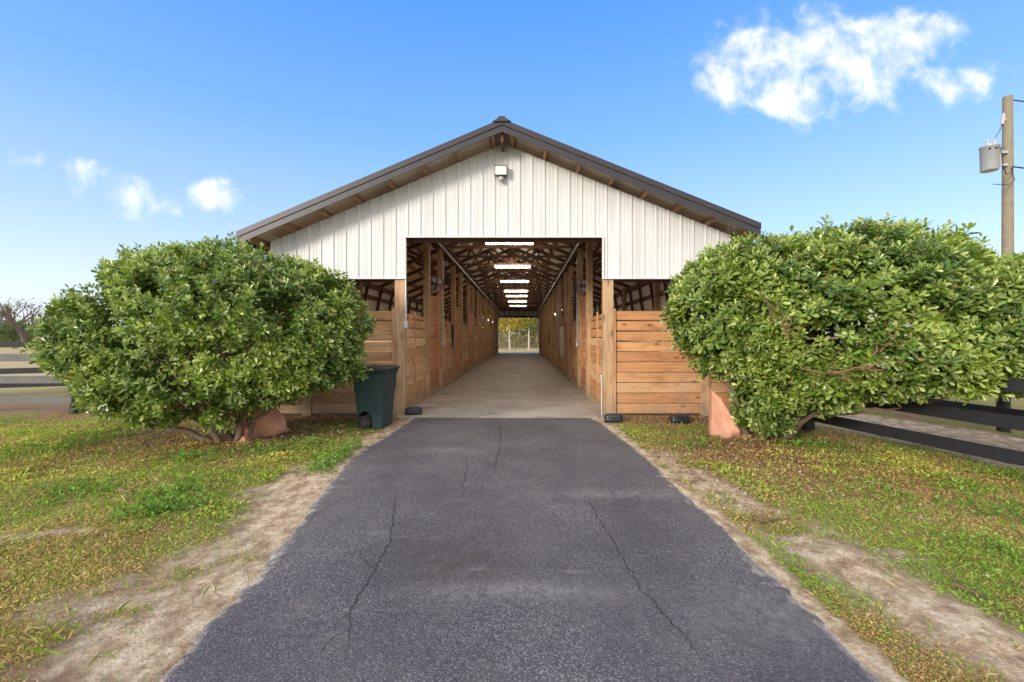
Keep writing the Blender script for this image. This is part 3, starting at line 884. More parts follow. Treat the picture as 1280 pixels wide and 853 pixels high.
# conduits
def conduit(x, y, z0, z1, label, s, boxz, name='electrical_conduit'):
    c = thing(name, label, 'conduit', (x, y, z0), 'grey conduits on the aisle posts')
    mb = MB(); mb.tube([(x, y, boxz), (x, y, z1)], .014, 8); build('pipe', mb, 'galv', c)
    mb = MB(); mb.box(x - .035, x + .035, y - .055, y + .055, boxz - .12, boxz); build('switch_box', mb, 'galv', c, .008)
    mb = MB()
    for z in np.arange(boxz + .4, z1, .8): mb.box(x - .02, x + .02, y - .025, y + .025, z, z + .02)
    build('strap', mb, 'galv', c)
c = thing('electrical_conduit', 'grey conduit and switch box down the corner post behind the trash bin', 'conduit', (PXL + .12, Y0 - .02, 1.7), 'grey conduits on the aisle posts')
mb = MB(); mb.tube([(PXL + .118, Y0 + .0, 1.86), (PXL + .118, Y0 + .0, 3.5)], .016, 8); build('pipe', mb, 'galv', c)
mb = MB(); mb.box(PXL + .082, PXL + .155, Y0 - .035, Y0 + .035, 1.72, 1.86); build('switch_box', mb, 'galv', c, .008)
conduit(PXL + .092, Y0 + PITCH, 1.0, 3.9, 'grey conduit and box on the post past the first door, trash bin side', -1, 1.40)
conduit(PXR - .092, Y0 + PITCH - .05, 1.0, 3.9, 'grey conduit and box on the post past the first door, standpipe side', 1, 1.40)
conduit(PXR - .092, Y0 + 2*PITCH + PANEL, 1.0, 3.9, 'grey conduit and box on the post just beyond the whiteboard', 1, 1.25)
# white standpipe
c = thing('standpipe', 'thin white water standpipe at the foot of the sunlit corner post', 'pipe', (PXR - .14, Y0 + .02, 0))
mb = MB(); mb.tube([(PXR - .135, Y0 - .01, .0), (PXR - .135, Y0 - .01, .78)], .011, 8); build('pipe', mb, 'pvc', c)
mb = MB(); mb.tube([(PXR - .135, Y0 - .01, .78), (PXR - .135, Y0 - .01, .80), (PXR - .155, Y0 - .01, .80), (PXR - .17, Y0 - .01, .77)], .012, 8); build('spout', mb, 'pvc', c)
# whiteboard
mb = MB(); mb.box(PXR - .085, PXR - .062, 17.1, 18.7, .78, 1.98); w_ = build('notice_board', mb, 'whiteboard', None, .006, (PXR - .08, 17.9, .8))
tag(w_, 'blank cream notice board fixed to the aisle wall on the standpipe side', 'notice board')
# round stall fans
def fan(x, y, z, s, label):
    f = thing('stall_fan', label, 'fan', (x, y, z), 'round caged fans over the first doors')
    ax = Vector((-s*.75, -.62, -.2)).normalized(); c0 = Vector((x, y, z))
    mb = MB()
    for rr, hh in ((.24, 0), (.18, .04), (.12, .055), (.06, .06)):
        pts = []; e1 = ax.cross(Vector((0, 0, 1))).normalized(); e2 = ax.cross(e1)
        for k in range(25): a = k/24*2*math.pi; pts.append(c0 + ax*hh + (e1*math.cos(a) + e2*math.sin(a))*rr)
        mb.tube(pts, .006, 5, False)
    for k in range(12):
        a = k/12*2*math.pi; mb.tube([c0 + ax*.06, c0 + (e1*math.cos(a) + e2*math.sin(a))*.24], .004, 4, False)
    build('cage', mb, 'steel_dark', f)
    mb = MB()
    for k in range(4):
        a = k/4*2*math.pi + .3; p1 = e1*math.cos(a) + e2*math.sin(a); p2 = e1*math.cos(a + .75) + e2*math.sin(a + .75)
        mb.add([c0 + p1*.04, c0 + p1*.20, c0 + p2*.20 - ax*.04, c0 + p2*.04 - ax*.02], [(0, 1, 2, 3)])
    build('blade', mb, 'galv', f)
    mb = MB(); mb.lathe([(.001, .02), (.05, .0), (.08, -.05), (.08, -.16), (.04, -.2), (.001, -.2)], c0, ax, 14); mb.tube([c0 - ax*.12, c0 - ax*.12 + Vector((s*.12, .02, -.12))], .02, 6); build('motor', mb, 'steel_dark', f)
fan(PXL + .10, Y0 + PANEL + .75, 2.98, -1, 'grey round fan above the first stall door on the trash bin side')
fan(PXR - .10, Y0 + PANEL + .8, 2.95, 1, 'grey round fan above the first stall door on the standpipe side')
# halters hung on the aisle boards
def halter(x, y, z, s, label):
    t = thing('halter', label, 'halter', (x, y, z), 'halters hung along the aisle')
    rnd = random.Random(int(y))
    mb = MB(); mb.tube([(x + s*.06, y, z + .02), (x, y, z), (x, y, z - .02)], .008, 6); build('hook', mb, 'galv', t)
    mb = MB()
    for q in range(3):
        w = .06 + .03*q; L = .45 + .17*q; pts = []
        for k in range(17):
            a = k/16*2*math.pi - math.pi/2
            pts.append((x - s*(-.0) - (.01 + .012*q)*(-s)*-1, y + w*math.cos(a + math.pi)*(1 + .15*math.sin(2*a)), z - L/2 - L/2*math.sin(a)*-1))
        mb.tube(pts, .013, 5, False)
    build('strap', mb, 'rubber', t)
halter(PXL + .05, Y0 + PITCH + 1.75, 1.98, -1, 'black halter and lead hanging by the second stall on the trash bin side')
halter(PXR - .05, Y0 + 4*PITCH + 1.2, 1.80, 1, 'black halter hanging deep in the aisle on the standpipe side')
# bait stations
def bait(px, py, label, rz):
    x, y = G(px, py); t = thing('bait_station', label, 'bait station', (x, y, 0), 'black plastic bait stations')
    a, b = .165, .10
    mb = MB(); prof = [(1.0, .0), (1.0, .055), (.93, .085)]; n = 24; vs = []
    def ring(s_, z):
        out = []
        for k in range(n):
            an = 2*math.pi*k/n; cx_, sy_ = math.cos(an), math.sin(an)
            e = .45
            out.append((x + a*s_*math.copysign(abs(cx_)**e, cx_), y + b*s_*math.copysign(abs(sy_)**e, sy_), z))
        return out
    for (s_, z) in prof: vs += ring(s_, z + .012)
    fs = [(i*n+k, i*n+(k+1) % n, (i+1)*n+(k+1) % n, (i+1)*n+k) for i in range(2) for k in range(n)] + [tuple(range(n-1, -1, -1))]
    mb.add(vs, fs, True); base = build('tray', mb, 'black_plastic', t)
    mb = MB(); vs = []
    for (s_, z) in ((1.02, .095), (1.02, .108), (.95, .135), (.80, .150)): vs += ring(s_, z)
    fs = [(i*n+k, i*n+(k+1) % n, (i+1)*n+(k+1) % n, (i+1)*n+k) for i in range(3) for k in range(n)] + [tuple(range(n-1, -1, -1)), tuple(range(3*n, 4*n))]
    mb.add(vs, fs, True); build('cover', mb, 'black_plastic', t)
    mb = MB(); mb.box(x - .03, x + .03, y - b*1.0 - .012, y - b*.9, .03, .085); build('latch', mb, 'black_plastic', t, .004)
    t.rotation_euler = (0, 0, rz)
bait(517, 519, 'black bait station on the concrete by the trash bin side corner post', .25)
bait(767, 528, 'black bait station at the foot of the sunlit corner post', -.1)
bait(849, 529, 'black bait station against the middle of the sunlit board wall', .05)

# ------------------------------------------------------------------ wheeled bin
def trash_bin():
    x, y = -2.54, 7.50
    t = thing('trash_bin', 'dark green wheeled trash bin with a black lid by the left corner post', 'trash bin', (x, y, 0))
    # u = depth (towards +X is the front), v = width
    def T(u, v, z): return (x + u*.74, y + v, z)
    zs = [.02, .10, .27, .62, .655, .66, .90, .93, .98]
    hw = lambda z: .235 + .065*z
    rear = lambda z: -.30 - .065*z
    front = lambda z: .265 + .085*z
    mb = MB()
    outl = [(.265, .02)] + [(front(z), z) for z in (.2, .4, .62)] + [(front(.63) + .012, .635), (front(.93) + .012, .93), (front(.93) + .035, .935), (front(.99) + .035, .99)] \
         + [(rear(.99) - .03, .99), (rear(.935) - .03, .935), (rear(.93) - .008, .93), (rear(.635) - .008, .635), (rear(.62), .62), (rear(.31), .31)] \
         + [(-.13 + .165*math.cos(a), .12 + .185*math.sin(a)) for a in np.linspace(math.pi*.88, .0, 9)] + [(.035, .02)]
    n = len(outl); vs = []
    for sv in (-1, 1):
        for (u, z) in outl:
            k = hw(z) + (.012 if z > .63 else 0) + (.022 if z > .932 else 0)
            vs.append(T(u, sv*k, z))
    # sides triangulated later by blender as ngons
    mb.add(vs, [tuple(range(n)), tuple(range(2*n-1, n-1, -1))] + [(i, n+i, n+(i+1) % n, (i+1) % n) for i in range(n)])
    body = build('body', mb, 'bin_green', t, .014)
    mb = MB()        # moulded ribs on the flanks
    for u in (.02, .12, .22):
        mb.add([T(u - .008, -hw(.15) - .006, .12), T(u + .008, -hw(.15) - .006, .12), T(u + .012, -hw(.58) - .006, .58), T(u - .008, -hw(.58) - .006, .58)], [(0, 1, 2, 3)])
    # recessed grip bar on the front
    mb = MB(); mb.tube([T(.345, -.14, .50), T(.352, -.14, .53), T(.352, .14, .53), T(.345, .14, .50)], .014, 8); build('grip', mb, 'bin_green', t)
    mb = MB()
    lid = [(.405, .995), (.415, 1.005), (.41, 1.03), (.30, 1.055), (-.25, 1.06), (-.40, 1.045), (-.43, 1.02), (-.42, .995)]
    n = len(lid); vs = [T(u, sv*(.345 if z < 1.035 else .315), z) for sv in (-1, 1) for (u, z) in lid]
    mb.add(vs, [tuple(range(n)), tuple(range(2*n-1, n-1, -1))] + [(i, n+i, n+(i+1) % n, (i+1) % n) for i in range(n)]); build('lid', mb, 'bin_lid', t, .01)
    mb = MB(); mb.tube([T(-.36, -.26, .97), T(-.455, -.25, .985), T(-.455, .25, .985), T(-.36, .26, .97)], .014, 8); build('handle', mb, 'bin_green', t)
    for sv in (-1, 1):
        mb = MB(); mb.lathe([(.035, -.025), (.10, -.028), (.115, -.018), (.115, .018), (.10, .028), (.035, .025)], T(-.14, sv*.225, .118), (0, 1, 0), 24); w = build('wheel', mb, 'rubber', t)
        mb = MB(); mb.lathe([(.001, sv*.020), (.03, sv*.026), (.070, sv*.022), (.078, sv*.01)], T(-.14, sv*.226, .118), (0, 1, 0), 20); build('hub', mb, 'black_plastic', w)
    mb = MB(); mb.tube([T(-.14, -.22, .13), T(-.14, .22, .13)], .012, 8); build('axle', mb, 'steel_dark', t)
    t.rotation_euler = (0, 0, R(-3))
trash_bin()

# ------------------------------------------------------------------ foliage helpers
def rosettes(pos, nrm, K, rs, lmin, lmax, wr, cols, colmix, stem=.10, flat=0.0):
    """leaf whorls: pos (n,3), nrm (n,3). returns V, F, tint"""
    n = len(pos); N = n*K
    nrm = nrm/np.linalg.norm(nrm, axis=1, keepdims=True)
    a = np.where(np.abs(nrm[:, 2:3]) < .9, [[0, 0, 1.]], [[1., 0, 0]])
    t = np.cross(nrm, a); t /= np.linalg.norm(t, axis=1, keepdims=True); b = np.cross(nrm, t)
    k = np.tile(np.arange(K), n); r = np.repeat(np.arange(n), K)
    ph = k*2.39996 + rs.uniform(0, 6.28, n)[r] + rs.normal(0, .15, N)
    fr = k/(K-1)                                    # 0 = young inner leaf at the tip
    th = np.radians(28 + 62*fr + rs.normal(0, 9, N))
    dirv = nrm[r]*np.cos(th)[:, None] + (t[r]*np.cos(ph)[:, None] + b[r]*np.sin(ph)[:, None])*np.sin(th)[:, None]
    base = pos[r] - nrm[r]*(fr*stem)[:, None] + dirv*.008
    L = rs.uniform(lmin, lmax, N)*(.72 + .28*np.minimum(1, fr*2.2))*(rs.uniform(.8, 1.15, n)[r])
    Wd = L*wr*rs.uniform(.85, 1.15, N)
    m = nrm[r] - dirv*np.sum(nrm[r]*dirv, 1, keepdims=True); m /= np.maximum(np.linalg.norm(m, axis=1, keepdims=True), 1e-5)
    s = np.cross(dirv, m)
    rl = rs.normal(0, .35, N)[:, None]; m, s = m*np.cos(rl) + s*np.sin(rl), s*np.cos(rl) - m*np.sin(rl)
    L_ = L[:, None]; W_ = Wd[:, None]
    curl = rs.uniform(-.05, .22, N)[:, None]
    V = np.empty((N, 6, 3))
    V[:, 0] = base
    V[:, 1] = base + dirv*.42*L_ + s*.72*W_ + m*(.16*W_ + .00*L_)
    V[:, 2] = base + dirv*.78*L_ + s*.86*W_ + m*(.14*W_ - curl*.5*L_)
    V[:, 3] = base + dirv*L_ - m*(curl*L_)
    V[:, 4] = base + dirv*.78*L_ - s*.86*W_ + m*(.14*W_ - curl*.5*L_)
    V[:, 5] = base + dirv*.42*L_ - s*.72*W_ + m*(.16*W_)
    i = np.arange(N)[:, None]*6
    F = np.concatenate([i + np.array([[0, 1, 2, 3]]), i + np.array([[0, 3, 4, 5]])], 0)
    c0, c1, c2 = [np.array(c) for c in cols]
    w = np.clip(colmix[r] + rs.normal(0, .18, N), 0, 1)[:, None]
    col = c0*(1-w) + c1*w
    yg = (np.clip(1 - fr*2.0, 0, 1)*rs.uniform(.15, .95, n)[r])[:, None]
    col = col*(1-yg) + c2*yg
    col *= rs.uniform(.68, 1.28, N)[:, None]
    old = rs.random(N) < .012; col[old] = np.array((.26, .19, .06))*rs.uniform(.6, 1.2, old.sum())[:, None]
    return V.reshape(-1, 3), F, np.repeat(col, 6, 0)

def lobe_points(lobes, n, rs, rmin=.7, zmin=None, bumpy=.10, seed=3):
    out_p = []; out_n = []
    lob = [(np.array(c, float), np.array(r, float)) for c, r in lobes]
    area = np.array([r[0]*r[1] + r[0]*r[2] + r[1]*r[2] for c, r in lob]); area /= area.sum()
    for i, (c, r) in enumerate(lob):
        m = int(n*area[i]); d = rs.normal(size=(m, 3)); d /= np.linalg.norm(d, axis=1, keepdims=True)
        bm = 1 + bumpy*2*(fbm(d[:, 0]*2 + d[:, 2]*1.3 + i*7, d[:, 1]*2 - d[:, 2]*1.7, 1.7, 3, seed) - .5) + bumpy*1.0*(fbm(d[:, 0]*2 + d[:, 2]*1.3 + i*7, d[:, 1]*2 - d[:, 2]*1.7, 5.5, 2, seed+5) - .5)
        f = 1 - (1 - rmin)*rs.random(m)**2.0
        f = np.where(rs.random(m) < .06, rs.uniform(1.0, 1.08, m), f)
        p = c + d*r*(f*bm)[:, None]
        nn = d/r; nn /= np.linalg.norm(nn, axis=1, keepdims=True)
        keep = np.ones(m, bool)
        if zmin is not None:      # hollows between the sprays
            hol = fbm(p[:, 0]*1.0 + p[:, 1]*.6, p[:, 2]*1.0 + p[:, 1]*.5, 2.6, 3, seed + 40)
            keep &= ~((hol < .335) & (f > .80)) & ~((hol < .375) & (f > .93))
        for j, (c2, r2) in enumerate(lob):
            if j != i: keep &= (((p - c2)/(r2*.82))**2).sum(1) > 1
        out_p.append(p[keep]); out_n.append(nn[keep])
    p = np.concatenate(out_p); nn = np.concatenate(out_n)
    if zmin is not None:
        k = p[:, 2] > zmin(p[:, 0], p[:, 1]); p, nn = p[k], nn[k]
    return p, nn

def branch_pts(a, b, rnd, wob=.08, n=6, sag=0.0):
    a = Vector(a); b = Vector(b); out = []
    for k in range(n+1):
        t = k/n; p = a.lerp(b, t)
        e = math.sin(math.pi*t)
        p += Vector((rnd.uniform(-1, 1), rnd.uniform(-1, 1), rnd.uniform(-1, 1)))*wob*e + Vector((0, 0, sag*e))
        out.append(p)
    return out

def big_bush(name, label, root, lobes, nros, seed, zmin, stems, extra_twigs, leaf=(.074, .112), bark='bark', lift=.45):
    rs = np.random.RandomState(seed); rnd = random.Random(seed)
    t = thing(name, label, 'bush', root, 'large rounded bushes flanking the driveway')
    p, nn = lobe_points(lobes, nros, rs, .52, zmin, .12, seed)
    ax = nn + np.array([0, 0, lift]) + rs.normal(0, .33, p.shape)
    # sprays: every point pulls towards a clump centre so that the surface breaks up
    mixv = fbm(p[:, 0]*1.4 + p[:, 2], p[:, 1]*1.4 - p[:, 2]*.8, 1.1, 3, seed)
    V, F, col = rosettes(p, ax, 11, rs, leaf[0], leaf[1], .235, [(.080, .150, .022), (.228, .318, .042), (.52, .57, .18)], np.clip((mixv - .3)*2.2, 0, 1), .13)
    np_mesh('foliage', V, F, 'leaf', t, col)
    mb = MB()
    for (a, b, r) in stems:
        pts = branch_pts(a, b, rnd, .09, 7); mb.tube(pts, [r*(1 - .6*i/7) for i in range(8)], 8)
        for q in range(5):
            s0 = pts[rnd.randint(3, 7)]; tgt = Vector(tuple(p[rnd.randrange(len(p))]))
            mb.tube(branch_pts(s0, s0.lerp(tgt, .92), rnd, .10, 6), [r*.38*(1 - .13*i) for i in range(7)], 6)
    build('trunk', mb, bark, t)
    for (a, b, r) in extra_twigs:
        mb = MB(); pts = branch_pts(a, b, rnd, .05, 6); mb.tube(pts, [r*(1 - .12*i) for i in range(7)], 6)
        for q in range(3):
            s0 = pts[rnd.randint(2, 5)]; d = (pts[-1] - pts[0])*rnd.uniform(.3, .55) + Vector((rnd.uniform(-.2, .2), rnd.uniform(-.15, .1), rnd.uniform(-.1, .25)))
            mb.tube(branch_pts(s0, s0 + d, rnd, .04, 4), [r*.5, r*.45, r*.4, r*.3, r*.2], 5)
        build('branch', mb, 'bark_red', t)
    return t

# left bush
rL = (-4.30, 6.75, 0)
lobL = [((-4.72, 6.75, 1.78), (1.85, 1.5, 1.20)), ((-5.88, 6.65, 1.48), (1.05, 1.1, .78)), ((-3.62, 6.85, 1.72), (1.12, 1.15, 1.06)), ((-4.6, 6.25, 1.05), (1.5, .95, .78)), ((-5.15, 6.7, 2.1), (1.15, 1.15, .78)), ((-5.0, 6.15, .85), (1.15, .8, .62)), ((-3.5, 6.75, 1.15), (.95, .9, .72))]
def zminL(x, y): return .10 + np.where(x < -4.75, .50, .27)*np.abs(x + 4.75)*(np.abs(x + 4.75) > .3) + .22*fbm(x, y, 2, 3, 5) - .1 + .22*sstep(-4.2, -3.5, x)
stemsL = [((-4.35 + dx, 6.65 + dy_, -.03), (-4.4 + tx_, 6.7 + ty_, tz), r) for dx, dy_, tx_, ty_, tz, r in
          [(-.05, -.1, -1.1, -.25, 1.3, .06), (.05, -.12, .65, -.1, 1.5, .06), (-.25, .0, -2.0, .0, 1.2, .055), (.12, .05, .15, .1, 1.9, .06), (-.3, -.15, -1.5, -.5, .75, .05), (.0, .1, -.6, .4, 2.0, .055), (.15, -.15, .95, -.45, 1.2, .045), (-.15, -.2, -.4, -.7, 1.2, .05)]]
twL = [(P(520*.375, 492, 5.7), P(232, 512, 5.9), .035), (P(270, 520, 6.2), P(330, 500, 6.1), .03), (P(300, 545, 6.35), P(318, 500, 6.2), .045)]
big_bush('round_bush', 'big rounded green bush with bare lower stems beside the trash bin', rL, lobL, 17500, 11, zminL, stemsL, twL)
# right bush
rR = (3.35, 6.7, 0)
lobR = [((3.47, 6.55, 1.92), (1.18, 1.15, 1.10)), ((4.75, 6.1, 1.92), (1.65, 1.3, 1.20)), ((6.05, 5.65, 1.70), (1.4, 1.1, .90)), ((3.52, 6.25, .95), (.50, .55, .82)), ((5.3, 5.5, 1.38), (1.6, .9, .70)), ((6.2, 5.3, 1.35), (1.2, .8, .62)), ((4.1, 5.95, 1.3), (.9, .7, .75))]
def zminR(x, y): return .12 + np.where(x > 3.4, np.minimum(.48*np.abs(x - 3.4), .72), .50*np.abs(x - 3.4)) + .25*fbm(x, y, 2, 3, 15) - .08 + .5*sstep(3.1, 2.6, x)
stemsR = [((3.62 + dx, 6.75 + dy_, -.03), (3.6 + tx_, 6.4 + ty_, tz), r) for dx, dy_, tx_, ty_, tz, r in
          [(-.12, -.05, -.7, -.1, 1.5, .065), (.05, -.1, .3, -.3, 1.7, .07), (.2, 0, 1.5, -.3, 1.5, .065), (.1, .2, 1.0, .2, 1.8, .05), (.1, .1, .6, .2, 2.0, .06), (.25, -.2, .9, -.6, 1.0, .05)]]
twR = [(P(1040, 466, 4.95), P(1085, 457, 4.8), .022), (P(1100, 440, 5.0), P(1175, 398, 4.95), .011), (P(1090, 445, 5.0), P(1130, 410, 4.95), .012), (P(985, 425, 5.3), P(988, 395, 5.3), .016), (P(965, 405, 5.4), P(960, 385, 5.4), .016), (P(1000, 460, 5.3), P(1060, 470, 4.95), .012)]
big_bush('round_bush', 'big wind-swept green bush with reddish branches beside the black fence', rR, lobR, 20000, 23, zminR, stemsR, twR, (.078, .120))

# ------------------------------------------------------------------ salmon cloths at the bush roots
def cloth(name, label, top, bot, bulge, loc, seed, nu=46, nv=26, folds=9):
    rnd = np.random.RandomState(seed)
    top = [Vector(p) for p in top]; bot = [Vector(p) for p in bot]
    def at(pl, t):
        k = t*(len(pl)-1); i = min(int(k), len(pl)-2); return pl[i].lerp(pl[i+1], k - i)
    mb = MB(); vs = []
    for j in range(nv+1):
        v = j/nv
        for i in range(nu+1):
            u = i/nu; a = at(top, u); b = at(bot, u); p = a.lerp(b, v)
            e = math.sin(math.pi*min(1, max(0, u)))*.7 + .3
            fo = math.sin(u*folds*2.2 + v*3.5 + 1.5*math.sin(v*4 + u*3))*.045*(.35 + v) + math.sin(u*folds*5 - v*6)*.010
            fo += .05*(float(fbm(np.array(u*4.), np.array(v*3.), 1, 3, seed)) - .5)
            p = p + Vector((0, -1, .25))*(bulge*math.sin(math.pi*(.15 + .75*v))*e + fo)
            vs.append(p)
    w = nu+1
    mb.add(vs, [(j*w+i, (j+1)*w+i, (j+1)*w+i+1, j*w+i+1) for j in range(nv) for i in range(nu)], True)
    o = build(name, mb, 'salmon_cloth', None, 0, loc)
    sol = o.modifiers.new('thickness', 'SOLIDIFY'); sol.thickness = .008
    return tag(o, label, 'cloth', 'salmon cloths around the bush roots')
cloth('root_cloth', 'salmon cloth pulled tight around the bush root by the sunlit wall',
      [P(886, 484, 7.2), P(889, 488, 6.95), P(898, 497, 6.85), P(914, 519, 6.75), P(930, 537, 6.7)],
      [P(884, 541, 7.3), P(887, 547, 6.9), P(905, 549, 6.68), P(925, 550, 6.6), P(938, 546, 6.68)], .10, (3.0, 6.9, 0), 3, folds=5)
cloth('root_cloth', 'dusty salmon cloth heaped over the bush root behind bare stems',
      [P(306, 548, 6.55), P(318, 520, 6.55), P(332, 504, 6.7), P(345, 508, 6.85), P(358, 522, 7.0)],
      [P(294, 558, 6.45), P(308, 556, 6.4), P(328, 548, 6.75), P(348, 545, 6.85), P(363, 539, 7.0)], .14, (-3.9, 6.7, 0), 8, folds=3)

# ------------------------------------------------------------------ turf, weeds and fallen leaves
def flat_leaves(x, y, z, L, Wd, tilt, rs, yaw=None):
    n = len(x); yaw = rs.uniform(0, 6.28, n) if yaw is None else yaw
    d = np.stack([np.cos(yaw)*np.cos(tilt), np.sin(yaw)*np.cos(tilt), np.sin(tilt)], 1)
    s = np.stack([-np.sin(yaw), np.cos(yaw), rs.normal(0, .25, n)], 1)
    p = np.stack([x, y, z], 1)
    V = np.empty((n, 4, 3))
    V[:, 0] = p; V[:, 1] = p + d*(L*.5)[:, None] + s*Wd[:, None]; V[:, 2] = p + d*L[:, None]; V[:, 3] = p + d*(L*.5)[:, None] - s*Wd[:, None]
    V[:, 1, 2] += L*.08; V[:, 3, 2] += L*.08
    F = (np.arange(n)*4)[:, None] + np.arange(4)[None]
    return V.reshape(-1, 3), F
def scatter(n, rs, x0, x1, y0, y1):
    u = rs.random(n)
    y = 1/(1/y0 + u*(1/y1 - 1/y0))           # denser near the viewer's end of the lawn, as more blades are seen there
    x = rs.uniform(x0, x1, n); return x, y
rs = np.random.RandomState(5)
def keep_out(x, y):
    k = np.maximum(drv_left(y) - x, x - drv_right(y)) > .03
    k &= ~((y > 8.45) & (x > XL - .1) & (x < XR + .1)); return k
# low creeping leaves
x, y = scatter(850000, rs, -9.3, 7.2, 1.5, 10.2)
k = keep_out(x, y) & (np.abs(x) < 1.35*y + 2.6); x, y = x[k], y[k]
gm_, sn_, lt_ = ground_masks(x, y)
patch = fbm(x, y, 1.3, 4, 44); fine = fbm(x, y, 6, 3, 45)
prob = np.clip(gm_*1.1 - .10, 0, 1)*sstep(.28, .56, patch*.6 + fine*.5)
k = rs.random(len(x)) < prob; x, y, patch, fine = x[k], y[k], patch[k], fine[k]
hue = fbm(x, y, .7, 4, 51)
n = len(x); lush = sstep(.55, .72, patch)
z = ground_h(x, y) + rs.random(n)**1.5*(.012 + .045*lush)
L = rs.uniform(.014, .034, n)*(1 + .5*lush)*np.interp(y, [1.5, 2.5, 5], [.42, .58, 1.0]); 
V, F = flat_leaves(x, y, z, L, L*rs.uniform(.22, .36, n), rs.normal(.35, .4, n), rs)
gcol = np.array([(.20, .34, .035)]); ycol = np.array([(.56, .50, .12)]); bcol = np.array([(.46, .28, .12)])
w1 = np.clip((hue - .38)*3.4 + rs.normal(0, .25, n), 0, 1)[:, None]; w2 = (rs.random(n) < np.clip((fbm(x, y, 1.0, 4, 61) - .43)*4.5, .05, .85))[:, None]*1.0
w2 *= (1 - .6*lush)[:, None]
col = (gcol*(1-w1) + ycol*w1); col = col*(1-w2) + bcol*w2; col *= rs.uniform(.7, 1.3, n)[:, None]
o = np_mesh('turf', V, F, 'herb', None, np.repeat(col, 4, 0)); tag(o, 'low creeping green and yellowed turf on both sides of the driveway', 'turf', None, 'stuff')
# grass blades
x, y = scatter(300000, rs, -9.3, 7.2, 1.45, 9.6)
k = keep_out(x, y) & (np.abs(x) < 1.35*y + 2.6); x, y = x[k], y[k]
gm_, sn_, lt_ = ground_masks(x, y); patch = fbm(x, y, 2.1, 4, 71)
k = rs.random(len(x)) < np.clip(gm_ - .1, 0.03, 1)*sstep(.34, .62, patch)*.8; x, y = x[k], y[k]; n = len(x)
hgt = rs.uniform(.012, .055, n)*(.6 + .8*fbm(x, y, .9, 3, 72)); yaw = rs.uniform(0, 6.28, n); ln = rs.uniform(.2, 1.3, n)*hgt
z = ground_h(x, y)
wd = rs.uniform(.0014, .0028, n)
V = np.empty((n, 4, 3)); cx_, sx2 = np.cos(yaw), np.sin(yaw)
pa = rs.uniform(0, 6.28, n)
V[:, 0] = np.stack([x - np.cos(pa)*wd, y - np.sin(pa)*wd, z], 1); V[:, 1] = np.stack([x + np.cos(pa)*wd, y + np.sin(pa)*wd, z], 1)
V[:, 2] = np.stack([x + cx_*ln*.5 + np.cos(pa)*wd*.8, y + sx2*ln*.5 + np.sin(pa)*wd*.8, z + hgt*.7], 1); V[:, 3] = np.stack([x + cx_*ln, y + sx2*ln, z + hgt*.95], 1)
F = (np.arange(n)*4)[:, None] + np.arange(4)[None]
dry = (rs.random(n) < np.clip((fbm(x, y, 1.1, 3, 73) - .35)*2.2, .08, .8))[:, None]*1.0
col = np.array([(.22, .31, .05)])*(1-dry) + np.array([(.50, .38, .19)])*dry; col = col*rs.uniform(.65, 1.3, n)[:, None]
o = np_mesh('grass', V.reshape(-1, 3), F, 'herb', None, np.repeat(col, 4, 0)); tag(o, 'thin short grass blades, part green and part dry, in the lawn', 'grass', None, 'stuff')
# leafy weed patches
rs = np.random.RandomState(15)
patches = [(G(203, 640), .30, 150), (G(210, 622), .2, 80), (G(430, 572), .35, 170), (G(415, 585), .3, 110), (G(455, 560), .25, 100), (G(100, 618), .3, 60), (G(15, 527), .5, 70), (G(60, 560), .5, 90), (G(240, 575), .35, 70), (G(385, 560), .35, 80), (G(560*1.0+700, 700), .3, 60), (G(905, 768-20), .25, 60), (G(1010, 560), .5, 80), (G(870, 560), .3, 50), (G(1230, 640), .5, 90), (G(150, 545), .6, 100), (G(330, 565), .4, 80)]
pp = []; 
for (c, r, n) in patches:
    pp.append(np.stack([c[0] + rs.normal(0, r*.6, n), c[1] + rs.normal(0, r*.5, n)], 1))
pp = np.concatenate(pp); k = keep_out(pp[:, 0], pp[:, 1]); pp = pp[k]
pos = np.stack([pp[:, 0], pp[:, 1], ground_h(pp[:, 0], pp[:, 1]) + rs.uniform(.02, .10, len(pp))], 1)
nr = np.stack([rs.normal(0, .3, len(pp)), rs.normal(-.1, .3, len(pp)), np.ones(len(pp))], 1)
V, F, col = rosettes(pos, nr, 7, rs, .025, .05, .33, [(.11, .22, .03), (.19, .30, .05), (.27, .36, .09)], rs.random(len(pp)), .06)
o = np_mesh('weeds', V, F, 'herb', None, col); tag(o, 'bright leafy weed patches in the lawn', 'weeds', None, 'stuff')
# fallen leaves
def litter(n, fx, fy, spread_, seed, name, label, cols):
    rs = np.random.RandomState(seed)
    x = rs.normal(fx, spread_[0], n); y = rs.normal(fy, spread_[1], n); k = keep_out(x, y) & (y > 1.4); x, y = x[k], y[k]; n = len(x)
    L = rs.uniform(.022, .058, n)*np.interp(y, [2, 5], [.6, 1]); V, F = flat_leaves(x, y, ground_h(x, y) + rs.uniform(.004, .035, n), L, L*rs.uniform(.2, .33, n), rs.normal(.05, .35, n), rs)
    cc = np.array(cols)[rs.randint(0, len(cols), n)]*rs.uniform(.7, 1.25, n)[:, None]
    o = np_mesh(name, V, F, 'dry_leaf', None, np.repeat(cc, 4, 0)); tag(o, label, 'fallen leaves', None, 'stuff')
brn = [(.21, .10, .05), (.28, .15, .08), (.16, .075, .04), (.34, .22, .13), (.30, .12, .05), (.38, .29, .19)]
litter(5200, 3.15, 5.5, (.95, .95), 31, 'fallen_leaves', 'brown fallen leaves strewn under the wind-swept bush', brn)
litter(3000, -4.1, 6.6, (1.3, .7), 32, 'fallen_leaves', 'brown fallen leaves under the bush beside the trash bin', brn)
litter(1500, 2.9, 8.15, (.9, .22), 33, 'fallen_leaves', 'brown leaf litter along the foot of the sunlit board wall', brn)
